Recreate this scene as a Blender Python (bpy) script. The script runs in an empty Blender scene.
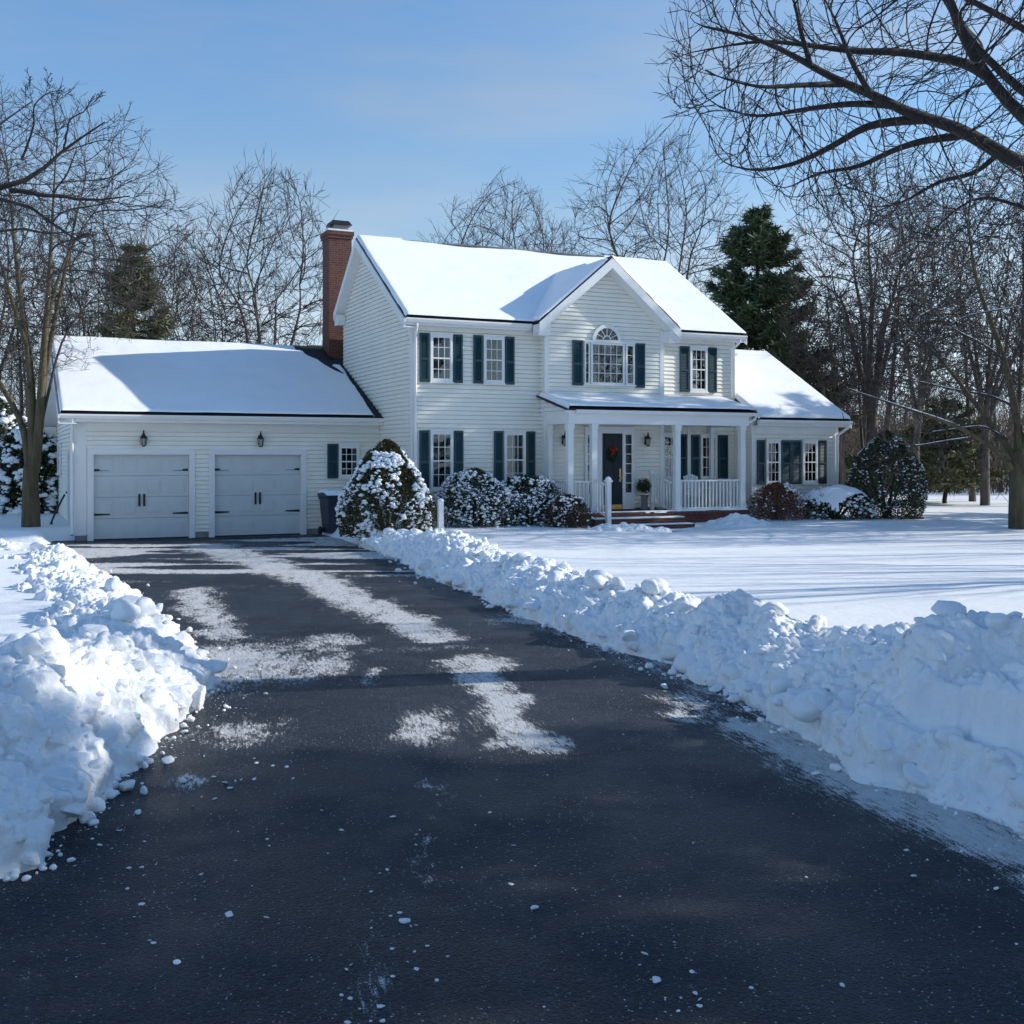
import bpy, math, random
import numpy as np
from mathutils import Vector, Matrix, Quaternion
R = math.radians
scene = bpy.context.scene
COL = scene.collection
random.seed(7)

# ------------------------------------------------------------------ frame of the place
HA = R(24.672); HX, HY = -11.944, 30.683          # house frame: u along the front, v to the back
CA, SA = math.cos(HA), math.sin(HA)
F_PX, HOR, CAMH = 1120.6, 456.1, 2.33
def W(u, v, z=0.0):
    return Vector((HX + u*CA - v*SA, HY + u*SA + v*CA, z))
SUN_AZ, SUN_EL = 80.5, 26.3                        # azimuth from +Y towards +X

# ------------------------------------------------------------------ tagging helpers
def tag(o, label=None, cat=None, group=None, kind=None):
    if label: o['label'] = label
    if cat: o['category'] = cat
    if group: o['group'] = group
    if kind: o['kind'] = kind
    return o
def empty(name, loc=(0, 0, 0), rz=0, label=None, cat=None, group=None):
    o = bpy.data.objects.new(name, None); COL.objects.link(o)
    o.location = loc; o.rotation_euler = (0, 0, rz); o.empty_display_size = .3
    return tag(o, label, cat, group)
def link(name, me, mat, parent=None):
    o = bpy.data.objects.new(name, me); COL.objects.link(o)
    if mat: me.materials.append(mat)
    if parent: o.parent = parent
    return o

class MB:
    def __init__(s): s.v = []; s.f = []
    def add(s, vs, fs):
        b = len(s.v); s.v += [tuple(p) for p in vs]; s.f += [tuple(i+b for i in f) for f in fs]
    def poly(s, *ps): s.add(ps, [tuple(range(len(ps)))])
    def box(s, x0, x1, y0, y1, z0, z1, M=None):
        vs = [(x0,y0,z0),(x1,y0,z0),(x1,y1,z0),(x0,y1,z0),(x0,y0,z1),(x1,y0,z1),(x1,y1,z1),(x0,y1,z1)]
        if M is not None: vs = [tuple(M @ Vector(p)) for p in vs]
        s.add(vs, [(3,2,1,0),(4,5,6,7),(0,1,5,4),(1,2,6,5),(2,3,7,6),(3,0,4,7)])
    def prism(s, pts, d):
        n = len(pts); d = Vector(d); a = [Vector(p) for p in pts]; b = [p + d for p in a]
        s.add(a + b, [tuple(range(n-1,-1,-1)), tuple(range(n,2*n))] + [(i,(i+1)%n,(i+1)%n+n,i+n) for i in range(n)])
    def tube(s, pts, rads, n=6, cap=True):
        pts = [Vector(p) for p in pts]; k = len(pts); b = len(s.v)
        ref = None
        for i, p in enumerate(pts):
            t = (pts[min(i+1,k-1)] - pts[max(i-1,0)])
            t = t.normalized() if t.length > 1e-9 else Vector((0,0,1))
            if ref is None:
                ref = Vector((1,0,0)) if abs(t.x) < .8 else Vector((0,1,0))
            ref = (ref - t*ref.dot(t)); ref = ref.normalized() if ref.length > 1e-6 else t.orthogonal().normalized()
            q = t.cross(ref); r = rads[i] if hasattr(rads, '__len__') else rads
            for j in range(n):
                a = 2*math.pi*j/n
                w = p + ref*(math.cos(a)*r) + q*(math.sin(a)*r); s.v.append((w.x, w.y, w.z))
        for i in range(k-1):
            for j in range(n):
                j2 = (j+1) % n
                s.f.append((b+i*n+j, b+i*n+j2, b+(i+1)*n+j2, b+(i+1)*n+j))
        if cap and n > 2:
            s.f.append(tuple(b+j for j in range(n-1,-1,-1))); s.f.append(tuple(b+(k-1)*n+j for j in range(n)))
    def lathe(s, c, prof, n=12):
        c = Vector(c); s.tube([c + Vector((0,0,z)) for r, z in prof], [max(r,1e-4) for r, z in prof], n)
    def build(s, name, mat, parent=None, smooth=False, bevel=0):
        me = bpy.data.meshes.new(name); me.from_pydata(s.v, [], s.f)
        if smooth: me.shade_smooth()
        me.update()
        o = link(name, me, mat, parent)
        if bevel:
            m = o.modifiers.new('bevel', 'BEVEL'); m.width = bevel; m.segments = 2; m.limit_method = 'ANGLE'
        return o

def np_mesh(name, V, Fq, mat, parent=None, smooth=True, attrs=None):
    V = np.asarray(V, np.float32); Fq = np.asarray(Fq, np.int32); k = Fq.shape[1]
    me = bpy.data.meshes.new(name)
    me.vertices.add(len(V)); me.vertices.foreach_set('co', V.ravel())
    me.loops.add(Fq.size); me.loops.foreach_set('vertex_index', Fq.ravel())
    me.polygons.add(len(Fq)); me.polygons.foreach_set('loop_start', np.arange(len(Fq), dtype=np.int32)*k)
    me.polygons.foreach_set('loop_total', np.full(len(Fq), k, np.int32))
    me.update(calc_edges=True)
    if smooth: me.shade_smooth()
    for n, a in (attrs or {}).items():
        at = me.attributes.new(n, 'FLOAT', 'POINT'); at.data.foreach_set('value', np.asarray(a, np.float32))
    return link(name, me, mat, parent)
def grid_faces(n, m):      # n rows, m columns
    i = np.arange(n-1)[:, None]*m + np.arange(m-1)[None, :]
    return np.stack([i, i+1, i+m+1, i+m], -1).reshape(-1, 4)

# ------------------------------------------------------------------ numpy noise
def _h(ix, iy, iz, seed):
    h = (ix.astype(np.int64)*374761393 + iy.astype(np.int64)*668265263 + iz.astype(np.int64)*2147483647 + seed*974634777) & 0xFFFFFFFF
    h = ((h ^ (h >> 13)) * 1274126177) & 0xFFFFFFFF
    h = ((h ^ (h >> 16)) * 2246822519) & 0xFFFFFFFF
    return ((h ^ (h >> 15)) & 0xFFFFFF) / float(0xFFFFFF)
def vnoise(P, sc, seed=0):
    P = np.asarray(P, float)/sc; I = np.floor(P); Fr = P - I; I = I.astype(np.int64); Fr = Fr*Fr*(3-2*Fr)
    out = 0
    for a in (0,1):
        for b in (0,1):
            for c in (0,1):
                w = (Fr[...,0] if a else 1-Fr[...,0])*(Fr[...,1] if b else 1-Fr[...,1])*(Fr[...,2] if c else 1-Fr[...,2])
                out = out + w*_h(I[...,0]+a, I[...,1]+b, I[...,2]+c, seed)
    return out
def fbm(P, sc, seed=0, o=3):
    s = 0; a = .5
    for k in range(o): s = s + a*(vnoise(P, sc/2**k, seed+k) - .5); a *= .5
    return s
def lumps(P, sc, seed=0, r=.8, keep=.75):
    P = np.asarray(P, float)/sc; I = np.floor(P).astype(np.int64); best = np.zeros(P.shape[:-1])
    for a in (-1,0,1):
        for b in (-1,0,1):
            for c in (-1,0,1):
                x, y, z = I[...,0]+a, I[...,1]+b, I[...,2]+c
                dx = x + _h(x,y,z,seed) - P[...,0]; dy = y + _h(x,y,z,seed+1) - P[...,1]; dz = z + _h(x,y,z,seed+2) - P[...,2]
                rr = r*(.45 + .65*_h(x,y,z,seed+3)); rr = np.where(_h(x,y,z,seed+4) < keep, rr, .01)
                best = np.maximum(best, np.sqrt(np.maximum(0, rr*rr - dx*dx - dy*dy - dz*dz)))
    return best/r
def smooth01(x, a, b):
    t = np.clip((x-a)/(b-a), 0, 1); return t*t*(3-2*t)

# ------------------------------------------------------------------ materials
class NT:
    def __init__(s, name):
        s.m = bpy.data.materials.new(name); s.m.use_nodes = True; s.t = s.m.node_tree; s.n = s.t.nodes
        s.b = s.n['Principled BSDF']; s.out = s.n['Material Output']
        s.tc = s.n.new('ShaderNodeTexCoord')
    def l(s, a, b): s.t.links.new(a, b)
    def noise(s, sc, det=4, rough=.6, vec=None, scale=None):
        n = s.n.new('ShaderNodeTexNoise'); n.inputs['Scale'].default_value = sc; n.inputs['Detail'].default_value = det
        n.inputs['Roughness'].default_value = rough
        v = vec or s.tc.outputs['Object']
        if scale:
            mp = s.n.new('ShaderNodeMapping'); mp.inputs['Scale'].default_value = scale; s.l(v, mp.inputs['Vector']); v = mp.outputs[0]
        s.l(v, n.inputs['Vector']); return n.outputs['Fac']
    def voro(s, sc, feat='F1', scale=None):
        n = s.n.new('ShaderNodeTexVoronoi'); n.inputs['Scale'].default_value = sc; n.feature = feat
        s.l(s.tc.outputs['Object'], n.inputs['Vector']); return n
    def ramp(s, fac, stops):
        r = s.n.new('ShaderNodeValToRGB'); e = r.color_ramp.elements
        while len(e) < len(stops): e.new(.5)
        for x, (p, c) in zip(e, stops):
            x.position = p; x.color = (c, c, c, 1) if not hasattr(c, '__len__') else (*c, 1)
        s.l(fac, r.inputs[0]); return r.outputs[0]
    def math(s, op, a, b=0.0, c=None):
        n = s.n.new('ShaderNodeMath'); n.operation = op
        for i, x in enumerate((a, b, c)):
            if x is None: continue
            if isinstance(x, (int, float)): n.inputs[i].default_value = x
            else: s.l(x, n.inputs[i])
        return n.outputs[0]
    def mix(s, f, a, b):
        n = s.n.new('ShaderNodeMix'); n.data_type = 'RGBA'
        for i, x in ((0, f), (6, a), (7, b)):
            if i and isinstance(x, (int, float)): x = (x, x, x)
            if isinstance(x, (int, float)): n.inputs[i].default_value = x
            elif isinstance(x, tuple): n.inputs[i].default_value = (*x, 1)
            else: s.l(x, n.inputs[i])
        return n.outputs[2]
    def bump(s, h, st=.3, dist=.01, prev=None):
        n = s.n.new('ShaderNodeBump'); n.inputs['Strength'].default_value = st; n.inputs['Distance'].default_value = dist
        s.l(h, n.inputs['Height'])
        if prev: s.l(prev, n.inputs['Normal'])
        s.l(n.outputs[0], s.b.inputs['Normal']); return n.outputs[0]
    def setc(s, c):
        if isinstance(c, tuple): s.b.inputs['Base Color'].default_value = (*c, 1)
        else: s.l(c, s.b.inputs['Base Color'])
    def rough(s, r):
        if isinstance(r, (int, float)): s.b.inputs['Roughness'].default_value = r
        else: s.l(r, s.b.inputs['Roughness'])
def simple(name, c, rough=.6, var=.15, sc=3, bump=0, bsc=30, bd=.005, metal=0, spec=None):
    t = NT(name)
    f = t.noise(sc, 5, .65)
    t.setc(t.mix(t.ramp(f, [(.3, 0.), (.7, 1.)]), tuple(x*(1-var) for x in c), tuple(min(1, x*(1+var)) for x in c)))
    t.rough(rough); t.b.inputs['Metallic'].default_value = metal
    if spec is not None: t.b.inputs['Specular IOR Level'].default_value = spec
    if bump: t.bump(t.noise(bsc, 4, .6), bump, bd)
    return t.m

M = {}
def snow_mat(name, bumps, c0=(.80,.83,.87), c1=(.90,.915,.93), dirt=False):
    t = NT(name)
    c = t.mix(t.ramp(t.noise(1.3, 4), [(.3, 0.), (.75, 1.)]), c0, c1)
    if dirt:
        d = t.ramp(t.noise(2.2, 6, .75), [(.60, 0.), (.82, .55)])
        c = t.mix(d, c, (.60, .57, .52))
    t.setc(c); t.rough(.55); t.b.inputs['Specular IOR Level'].default_value = .25
    p = None
    for sc, st, d in bumps: p = t.bump(t.noise(sc, 5, .65), st, d, p)
    return t.m
M['snow'] = snow_mat('snow_soft', [(6, .25, .03), (60, .25, .006)])
M['lawn'] = snow_mat('snow_lawn', [(1.2, .35, .10), (9, .25, .02), (70, .2, .004)], (.90,.91,.92), (.95,.95,.955))
M['bank'] = snow_mat('snow_bank', [(14, .5, .03), (48, .65, .012), (150, .5, .004)], (.84,.86,.885), (.93,.94,.945), True)
M['rsnow'] = snow_mat('snow_roof', [(1.5, .3, .05), (12, .2, .012)], (.89,.90,.915), (.95,.952,.955))

M['siding'] = simple('cream_siding', (.84, .815, .725), .55, .05, 1.2, .15, 60, .002)
M['trim'] = simple('white_trim', (.78, .78, .76), .45, .04, 2)
M['gdoor'] = simple('garage_door_paint', (.58, .61, .60), .45, .04, 1.5, .08, 120, .001)
M['shutter'] = simple('teal_shutter', (.006, .038, .050), .4, .15, 4)
M['ddoor'] = simple('door_paint', (.0025, .012, .022), .6, .1, 4)
M['iron'] = simple('black_iron', (.012, .012, .014), .45, .2, 10)
M['shingle'] = simple('dark_shingle', (.022, .022, .025), .85, .35, 12, .6, 40, .01)
M['concrete'] = simple('foundation_concrete', (.22, .22, .21), .85, .2, 4, .3, 30, .01)
M['plastic'] = simple('navy_bin_plastic', (.012, .02, .04), .35, .15, 6)
M['gold'] = simple('brass', (.45, .30, .10), .35, .2, 20, metal=.8)
M['rubber'] = simple('black_rubber', (.012, .014, .018), .5, .2, 10)
M['bow'] = simple('red_ribbon', (.35, .02, .015), .5, .2, 10)
M['wgreen'] = simple('wreath_green', (.04, .06, .018), .8, .4, 20)
M['leafd'] = simple('evergreen_leaf', (.034, .048, .020), .55, .5, 2.5)
M['leafo'] = simple('olive_leaf', (.060, .062, .022), .55, .45, 2.5)
M['leafr'] = simple('russet_leaf', (.16, .055, .03), .7, .4, 3)
M['leafb'] = simple('bronze_leaf', (.075, .04, .022), .7, .45, 4)
M['needle'] = simple('pine_needles', (.080, .115, .056), .6, .5, .9)
M['needleo'] = simple('olive_needles', (.115, .120, .055), .6, .45, .9)
M['glow'] = simple('lamp_glass', (.35, .36, .36), .1, .1, 9)
def bark(name, c0, c1):
    t = NT(name)
    n = t.noise(7, 6, .7, scale=(1, 1, .22))
    t.setc(t.mix(t.ramp(n, [(.32, 0.), (.68, 1.)]), c0, c1)); t.rough(.9)
    t.bump(n, .8, .03); return t.m
M['bark'] = bark('brown_bark', (.045, .034, .025), (.16, .12, .085))
M['barkd'] = bark('dark_bark', (.018, .015, .014), (.055, .045, .040))
M['barkg'] = bark('grey_bark', (.055, .048, .043), (.15, .128, .11))
M['barkl'] = bark('mossy_bark', (.045, .04, .022), (.14, .11, .06))
M['twig'] = simple('twig_bark', (.052, .041, .036), .85, .3, 3)
M['twigd'] = simple('dark_twig_bark', (.024, .019, .018), .85, .3, 3)
M['brush'] = simple('brush_twigs', (.085, .062, .046), .9, .4, .4)

# brick
t = NT('red_brick')
br = t.n.new('ShaderNodeTexBrick'); br.inputs['Scale'].default_value = 1
br.inputs['Brick Width'].default_value = .21; br.inputs['Row Height'].default_value = .075; br.inputs['Mortar Size'].default_value = .008
br.inputs['Color1'].default_value = (.085,.020,.014,1); br.inputs['Color2'].default_value = (.145,.040,.024,1); br.inputs['Mortar'].default_value = (.15,.11,.09,1)
sx = t.n.new('ShaderNodeSeparateXYZ'); t.l(t.tc.outputs['Object'], sx.inputs[0])
cx = t.n.new('ShaderNodeCombineXYZ'); t.l(t.math('ADD', sx.outputs[0], sx.outputs[1]), cx.inputs[0]); t.l(sx.outputs[2], cx.inputs[1])
t.l(cx.outputs[0], br.inputs['Vector'])
t.setc(t.mix(t.ramp(t.noise(9, 4), [(.35, 0.), (.7, .5)]), br.outputs['Color'], (.07, .03, .022))); t.rough(.85)
t.bump(br.outputs['Fac'], -.5, .01); M['brick'] = t.m

# window glass: clear sheet, reflections by angle
def glass():
    t = NT('window_glass'); t.n.remove(t.b)
    g = t.n.new('ShaderNodeBsdfGlossy'); g.inputs['Roughness'].default_value = .02
    tr = t.n.new('ShaderNodeBsdfTransparent'); tr.inputs[0].default_value = (.80, .86, .88, 1)
    fr = t.n.new('ShaderNodeFresnel'); fr.inputs[0].default_value = 1.7
    bp = t.n.new('ShaderNodeBump'); bp.inputs['Strength'].default_value = .06; bp.inputs['Distance'].default_value = .02
    t.l(t.noise(2.5, 2), bp.inputs['Height']); t.l(bp.outputs[0], g.inputs['Normal'])
    mx = t.n.new('ShaderNodeMixShader'); t.l(fr.outputs[0], mx.inputs[0]); t.l(tr.outputs[0], mx.inputs[1]); t.l(g.outputs[0], mx.inputs[2])
    t.l(mx.outputs[0], t.out.inputs[0]); return t.m
M['glass'] = glass()
# backing plate painted dark like an unlit interior; pale curtains at the sides that fall in folds
t = NT('unlit_backing'); t.setc(t.mix(t.ramp(t.noise(1.6, 3), [(.4, 0.), (.7, 1.)]), (.010, .012, .014), (.035, .036, .034))); t.rough(.9); M['dark_backing'] = t.m
t = NT('curtain'); wv = t.noise(14, 2, .5, scale=(1, 1, .03)); t.setc(t.mix(t.ramp(wv, [(.35, 0.), (.65, 1.)]), (.05, .055, .06), (.20, .21, .21))); t.rough(.9); M['curtain'] = t.m

# asphalt with trodden snow left on it (per-vertex 'snow' says where, noise breaks the edges up)
def asphalt():
    t = NT('asphalt_with_snow')
    at = t.n.new('ShaderNodeAttribute'); at.attribute_name = 'snow'
    mpr = t.n.new('ShaderNodeMapping'); mpr.inputs['Rotation'].default_value = (0, 0, R(-14)); t.l(t.tc.outputs['Object'], mpr.inputs['Vector'])
    n1 = t.noise(3.2, 8, .72, vec=mpr.outputs[0], scale=(1.5, .5, 1)); n2 = t.noise(15, 6, .75, vec=mpr.outputs[0], scale=(2.2, .42, 1)); n3 = t.noise(90, 3, .6)
    nn = t.math('ADD', t.math('MULTIPLY', n1, .40), t.math('ADD', t.math('MULTIPLY', n2, .45), t.math('MULTIPLY', n3, .35)))
    s = t.math('ADD', t.math('MULTIPLY', at.outputs['Fac'], .78), t.math('MULTIPLY', t.math('SUBTRACT', nn, .60), 3.4))
    f = t.ramp(s, [(.50, 0.), (.555, 1.)])
    # stone grain
    v = t.voro(58); v2 = t.voro(150); cg = t.n.new('ShaderNodeSeparateColor'); t.l(v.outputs['Color'], cg.inputs[0])
    grain = t.math('ADD', t.math('MULTIPLY', v.outputs['Distance'], .7), t.math('MULTIPLY', v2.outputs['Distance'], .4))
    big = t.noise(.55, 5, .6)
    dry = t.ramp(big, [(.42, 0.), (.62, 1.)])
    base = t.mix(dry, (.0025, .0115, .027), (.011, .022, .040))
    base = t.mix(t.ramp(cg.outputs[0], [(.55, 0.), (1., .75)]), base, (.050, .070, .100)); base = t.mix(t.ramp(v.outputs['Distance'], [(.35, 0.), (.8, .7)]), base, (.008, .009, .011))
    # crack: wavering line across the drive
    sx = t.n.new('ShaderNodeSeparateXYZ'); t.l(t.tc.outputs['Object'], sx.inputs[0])
    wob = t.math('ADD', t.math('MULTIPLY', t.noise(.9, 3), .7), t.math('MULTIPLY', t.noise(9, 3), .05))
    cy = t.math('ABSOLUTE', t.math('SUBTRACT', t.math('ADD', sx.outputs[1], wob), 9.23))
    ca = t.ramp(t.math('MULTIPLY', cy, 20), [(.4, 1.), (.9, 0.)])
    ca = t.math('MULTIPLY', ca, t.math('MULTIPLY', t.math('GREATER_THAN', sx.outputs[0], .35), t.math('LESS_THAN', sx.outputs[0], 2.2)))
    base = t.mix(ca, base, (.003, .003, .004))
    ve = t.n.new('ShaderNodeTexVoronoi'); ve.feature = 'DISTANCE_TO_EDGE'; ve.inputs['Scale'].default_value = .42
    dv = t.n.new('ShaderNodeVectorMath'); dv.operation = 'ADD'; nz = t.n.new('ShaderNodeTexNoise'); nz.inputs['Scale'].default_value = 2.2; nz.inputs['Detail'].default_value = 5; t.l(t.tc.outputs['Object'], nz.inputs['Vector'])
    ms = t.n.new('ShaderNodeVectorMath'); ms.operation = 'SCALE'; ms.inputs['Scale'].default_value = .55; t.l(nz.outputs['Color'], ms.inputs[0]); t.l(t.tc.outputs['Object'], dv.inputs[0]); t.l(ms.outputs[0], dv.inputs[1]); t.l(dv.outputs[0], ve.inputs['Vector'])
    ce = t.math('MULTIPLY', t.math('LESS_THAN', ve.outputs['Distance'], .0045), t.ramp(t.noise(.5, 2), [(.50, 0.), (.56, 1.)]))
    base = t.mix(t.math('MULTIPLY', ce, .8), base, (.003, .003, .004))
    # tyre-polished lanes and paler worn areas
    worn = t.ramp(t.noise(.9, 5, .62, scale=(1.6, .35, 1)), [(.50, 0.), (.70, .55)])
    base = t.mix(worn, base, (.030, .042, .062))
    # frost grains and salt
    sp = t.n.new('ShaderNodeTexVoronoi'); sp.inputs['Scale'].default_value = 26; t.l(t.tc.outputs['Object'], sp.inputs['Vector'])
    spk = t.math('MULTIPLY', t.math('LESS_THAN', sp.outputs['Distance'], .15), t.ramp(t.noise(1.1, 4), [(.30, 0.), (.56, 1.)]))
    spk = t.math('MULTIPLY', spk, t.math('GREATER_THAN', n2, .47))
    sp2 = t.n.new('ShaderNodeTexVoronoi'); sp2.inputs['Scale'].default_value = 62; t.l(t.tc.outputs['Object'], sp2.inputs['Vector'])
    spk = t.math('MAXIMUM', spk, t.math('MULTIPLY', t.math('LESS_THAN', sp2.outputs['Distance'], .16), t.ramp(t.noise(2.1, 4), [(.48, 0.), (.62, .8)])))
    base = t.mix(t.math('MULTIPLY', spk, .8), base, (.6, .62, .65))
    snowc = t.mix(t.ramp(n2, [(.35, 0.), (.6, 1.)]), (.72, .72, .72), (.92, .925, .93))
    film = t.ramp(s, [(.34, 0.), (.52, .30)])
    base = t.mix(film, base, (.45, .46, .48))
    t.setc(t.mix(f, base, snowc))
    wet = t.mix(dry, .34, .6)
    rr = t.mix(f, wet, .7); t.l(rr, t.b.inputs['Roughness']); t.b.inputs['Specular IOR Level'].default_value = .30
    p = t.bump(grain, 1.0, -.035); p = t.bump(n2, .3, .015, p); t.bump(f, 1.0, .035, p)
    return t.m
M['asphalt'] = asphalt()

# ------------------------------------------------------------------ world, sun, camera
world = bpy.data.worlds.new('World'); scene.world = world; world.use_nodes = True
wt = world.node_tree; sky = wt.nodes.new('ShaderNodeTexSky'); sky.sky_type = 'NISHITA'; sky.sun_disc = False
sky.sun_elevation = R(SUN_EL); sky.sun_rotation = R(SUN_AZ); sky.altitude = 0; sky.air_density = 1.0; sky.dust_density = .25; sky.ozone_density = 2.5
bg = wt.nodes['Background']
tcw = wt.nodes.new('ShaderNodeTexCoord'); sep = wt.nodes.new('ShaderNodeSeparateXYZ'); wt.links.new(tcw.outputs['Generated'], sep.inputs[0])
mr_ = wt.nodes.new('ShaderNodeMapRange'); mr_.inputs[1].default_value = -.02; mr_.inputs[2].default_value = .50; mr_.inputs[3].default_value = .88; mr_.inputs[4].default_value = .0; mr_.interpolation_type = 'SMOOTHSTEP'
wt.links.new(sep.outputs[2], mr_.inputs[0])
bw = wt.nodes.new('ShaderNodeRGBToBW'); wt.links.new(sky.outputs[0], bw.inputs[0])
hz_ = wt.nodes.new('ShaderNodeMix'); hz_.data_type = 'RGBA'; hz_.blend_type = 'MULTIPLY'; hz_.inputs[0].default_value = 1; wt.links.new(bw.outputs[0], hz_.inputs[6]); hz_.inputs[7].default_value = (.90, 1.10, 1.27, 1)
tn = wt.nodes.new('ShaderNodeMix'); tn.data_type = 'RGBA'; tn.blend_type = 'MULTIPLY'; tn.inputs[0].default_value = 1; wt.links.new(sky.outputs[0], tn.inputs[6]); tn.inputs[7].default_value = (.80, 1.19, 1.42, 1)
fx = wt.nodes.new('ShaderNodeMix'); fx.data_type = 'RGBA'; wt.links.new(mr_.outputs[0], fx.inputs[0]); wt.links.new(tn.outputs[2], fx.inputs[6]); wt.links.new(hz_.outputs[2], fx.inputs[7])
cmap = wt.nodes.new('ShaderNodeMapping'); cmap.inputs['Scale'].default_value = (1.1, 1.1, 5.5); cmap.inputs['Rotation'].default_value = (0, .12, .5); wt.links.new(tcw.outputs['Generated'], cmap.inputs[0])
cn = wt.nodes.new('ShaderNodeTexNoise'); cn.inputs['Scale'].default_value = 1.6; cn.inputs['Detail'].default_value = 6; cn.inputs['Roughness'].default_value = .55; wt.links.new(cmap.outputs[0], cn.inputs['Vector'])
cr_ = wt.nodes.new('ShaderNodeMapRange'); cr_.inputs[1].default_value = .42; cr_.inputs[2].default_value = .68; cr_.inputs[3].default_value = 0; cr_.inputs[4].default_value = .38; cr_.interpolation_type = 'SMOOTHSTEP'; wt.links.new(cn.outputs['Fac'], cr_.inputs[0])
cx_ = wt.nodes.new('ShaderNodeMix'); cx_.data_type = 'RGBA'; wt.links.new(cr_.outputs[0], cx_.inputs[0]); wt.links.new(fx.outputs[2], cx_.inputs[6])
cw = wt.nodes.new('ShaderNodeMix'); cw.data_type = 'RGBA'; cw.blend_type = 'MULTIPLY'; cw.inputs[0].default_value = 1; wt.links.new(bw.outputs[0], cw.inputs[6]); cw.inputs[7].default_value = (1.35, 1.5, 1.65, 1); wt.links.new(cw.outputs[2], cx_.inputs[7])
wt.links.new(cx_.outputs[2], bg.inputs[0]); bg.inputs[1].default_value = .15
sd = bpy.data.lights.new('sun', 'SUN'); sd.energy = 5.0; sd.angle = R(.55); sd.color = (1, .955, .865)
so = bpy.data.objects.new('sun', sd); COL.objects.link(so)
SDIR = Vector((math.sin(R(SUN_AZ))*math.cos(R(SUN_EL)), math.cos(R(SUN_AZ))*math.cos(R(SUN_EL)), math.sin(R(SUN_EL))))
so.rotation_euler = SDIR.to_track_quat('Z', 'Y').to_euler()
cd = bpy.data.cameras.new('camera'); cam = bpy.data.objects.new('camera', cd); COL.objects.link(cam); scene.camera = cam
cam.location = (0, 0, CAMH); cam.rotation_euler = (R(90), 0, 0)
cd.sensor_width = 36; cd.lens = 36*F_PX/1024; cd.shift_y = -(512-HOR)/1024; cd.clip_end = 3000; cd.clip_start = .1
scene.view_settings.view_transform = 'Standard'; scene.view_settings.look = 'None'
scene.view_settings.exposure = 0; scene.view_settings.gamma = 1
scene.render.engine = 'CYCLES'; scene.cycles.max_bounces = 8; scene.cycles.transparent_max_bounces = 12

# ------------------------------------------------------------------ ground, drive
w2 = lambda u, v: (W(u, v).x, W(u, v).y)
DRIVE = [(4.9,-6),(4.4,2),(3.9,4.5),(3.5,6.5),(2.95,7.9),(2.62,9.2),(2.22,11.2),(1.15,14.2),(-.75,19.5),(-2.2,24.5),(-3.0,27.6),(-4.2,29.6),
         w2(6.75,-2.3), w2(6.75,.25), w2(-.5,.25), w2(-.6,-.9), (-20,29.0),(-40,28.6),(-40,26.6),(-20,26.9),(-11.5,26.6),(-9.2,24.6),(-7.25,19.5),(-4.4,14.2),
         (-3.35,11.2),(-3.15,9.2),(-3.2,7.2),(-3.45,6.3),(-4.0,3),(-4.5,-6)]
def sdist(X, Y, poly=DRIVE):
    X = np.asarray(X, float); Y = np.asarray(Y, float); d = np.full(X.shape, 1e9); ins = np.zeros(X.shape, bool)
    n = len(poly)
    for i in range(n):
        ax, ay = poly[i]; bx, by = poly[(i+1) % n]; ex, ey = bx-ax, by-ay
        t = np.clip(((X-ax)*ex + (Y-ay)*ey)/(ex*ex+ey*ey), 0, 1)
        d = np.minimum(d, np.hypot(X-ax-t*ex, Y-ay-t*ey))
        c = ((ay > Y) != (by > Y))
        with np.errstate(divide='ignore', invalid='ignore'):
            ins ^= c & (X < (bx-ax)*(Y-ay)/(by-ay if by != ay else 1e-9) + ax)
    return np.where(ins, -d, d)
def lawn_z(X, Y):
    P = np.stack([X, Y, np.zeros_like(X)], -1)
    z = .34 + .16*fbm(P, 9., 3, 3) + .035*fbm(P, 1.6, 9, 2)
    sx_, sy_ = W(15.0, -6.1)[:2]; z = z - .17*np.exp(-(((X-sx_)/1.9)**2 + ((Y-sy_)/1.5)**2))     # shovelled out in front of the steps
    z = z + .0022*np.clip(Y-45, 0, 400) + np.clip(np.abs(X)-60, 0, 400)*.01
    return z
def axis(lo, hi, flo, fhi, fine, grow=1.18):
    a = list(np.arange(flo, fhi, fine)); s = fine; x = a[-1]
    while x < hi: s *= grow; x += s; a.append(x)
    s = fine; x = flo; b = []
    while x > lo: s *= grow; x -= s; b.append(x)
    return np.array(b[::-1] + a)
gx = axis(-900, 900, -22, 22, .16); gy = axis(-60, 1500, 1, 44, .16)
X, Y = np.meshgrid(gx, gy); sdv = sdist(X, Y)
k = smooth01(sdv, -.05, .55)
Z = -.07*(1-k) + lawn_z(X, Y)*k
# keep the snow sheet off the house floor
ground = np_mesh('snow_ground', np.stack([X, Y, Z], -1).reshape(-1, 3), grid_faces(len(gy), len(gx)), M['lawn'])
tag(ground, kind='structure')

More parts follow.
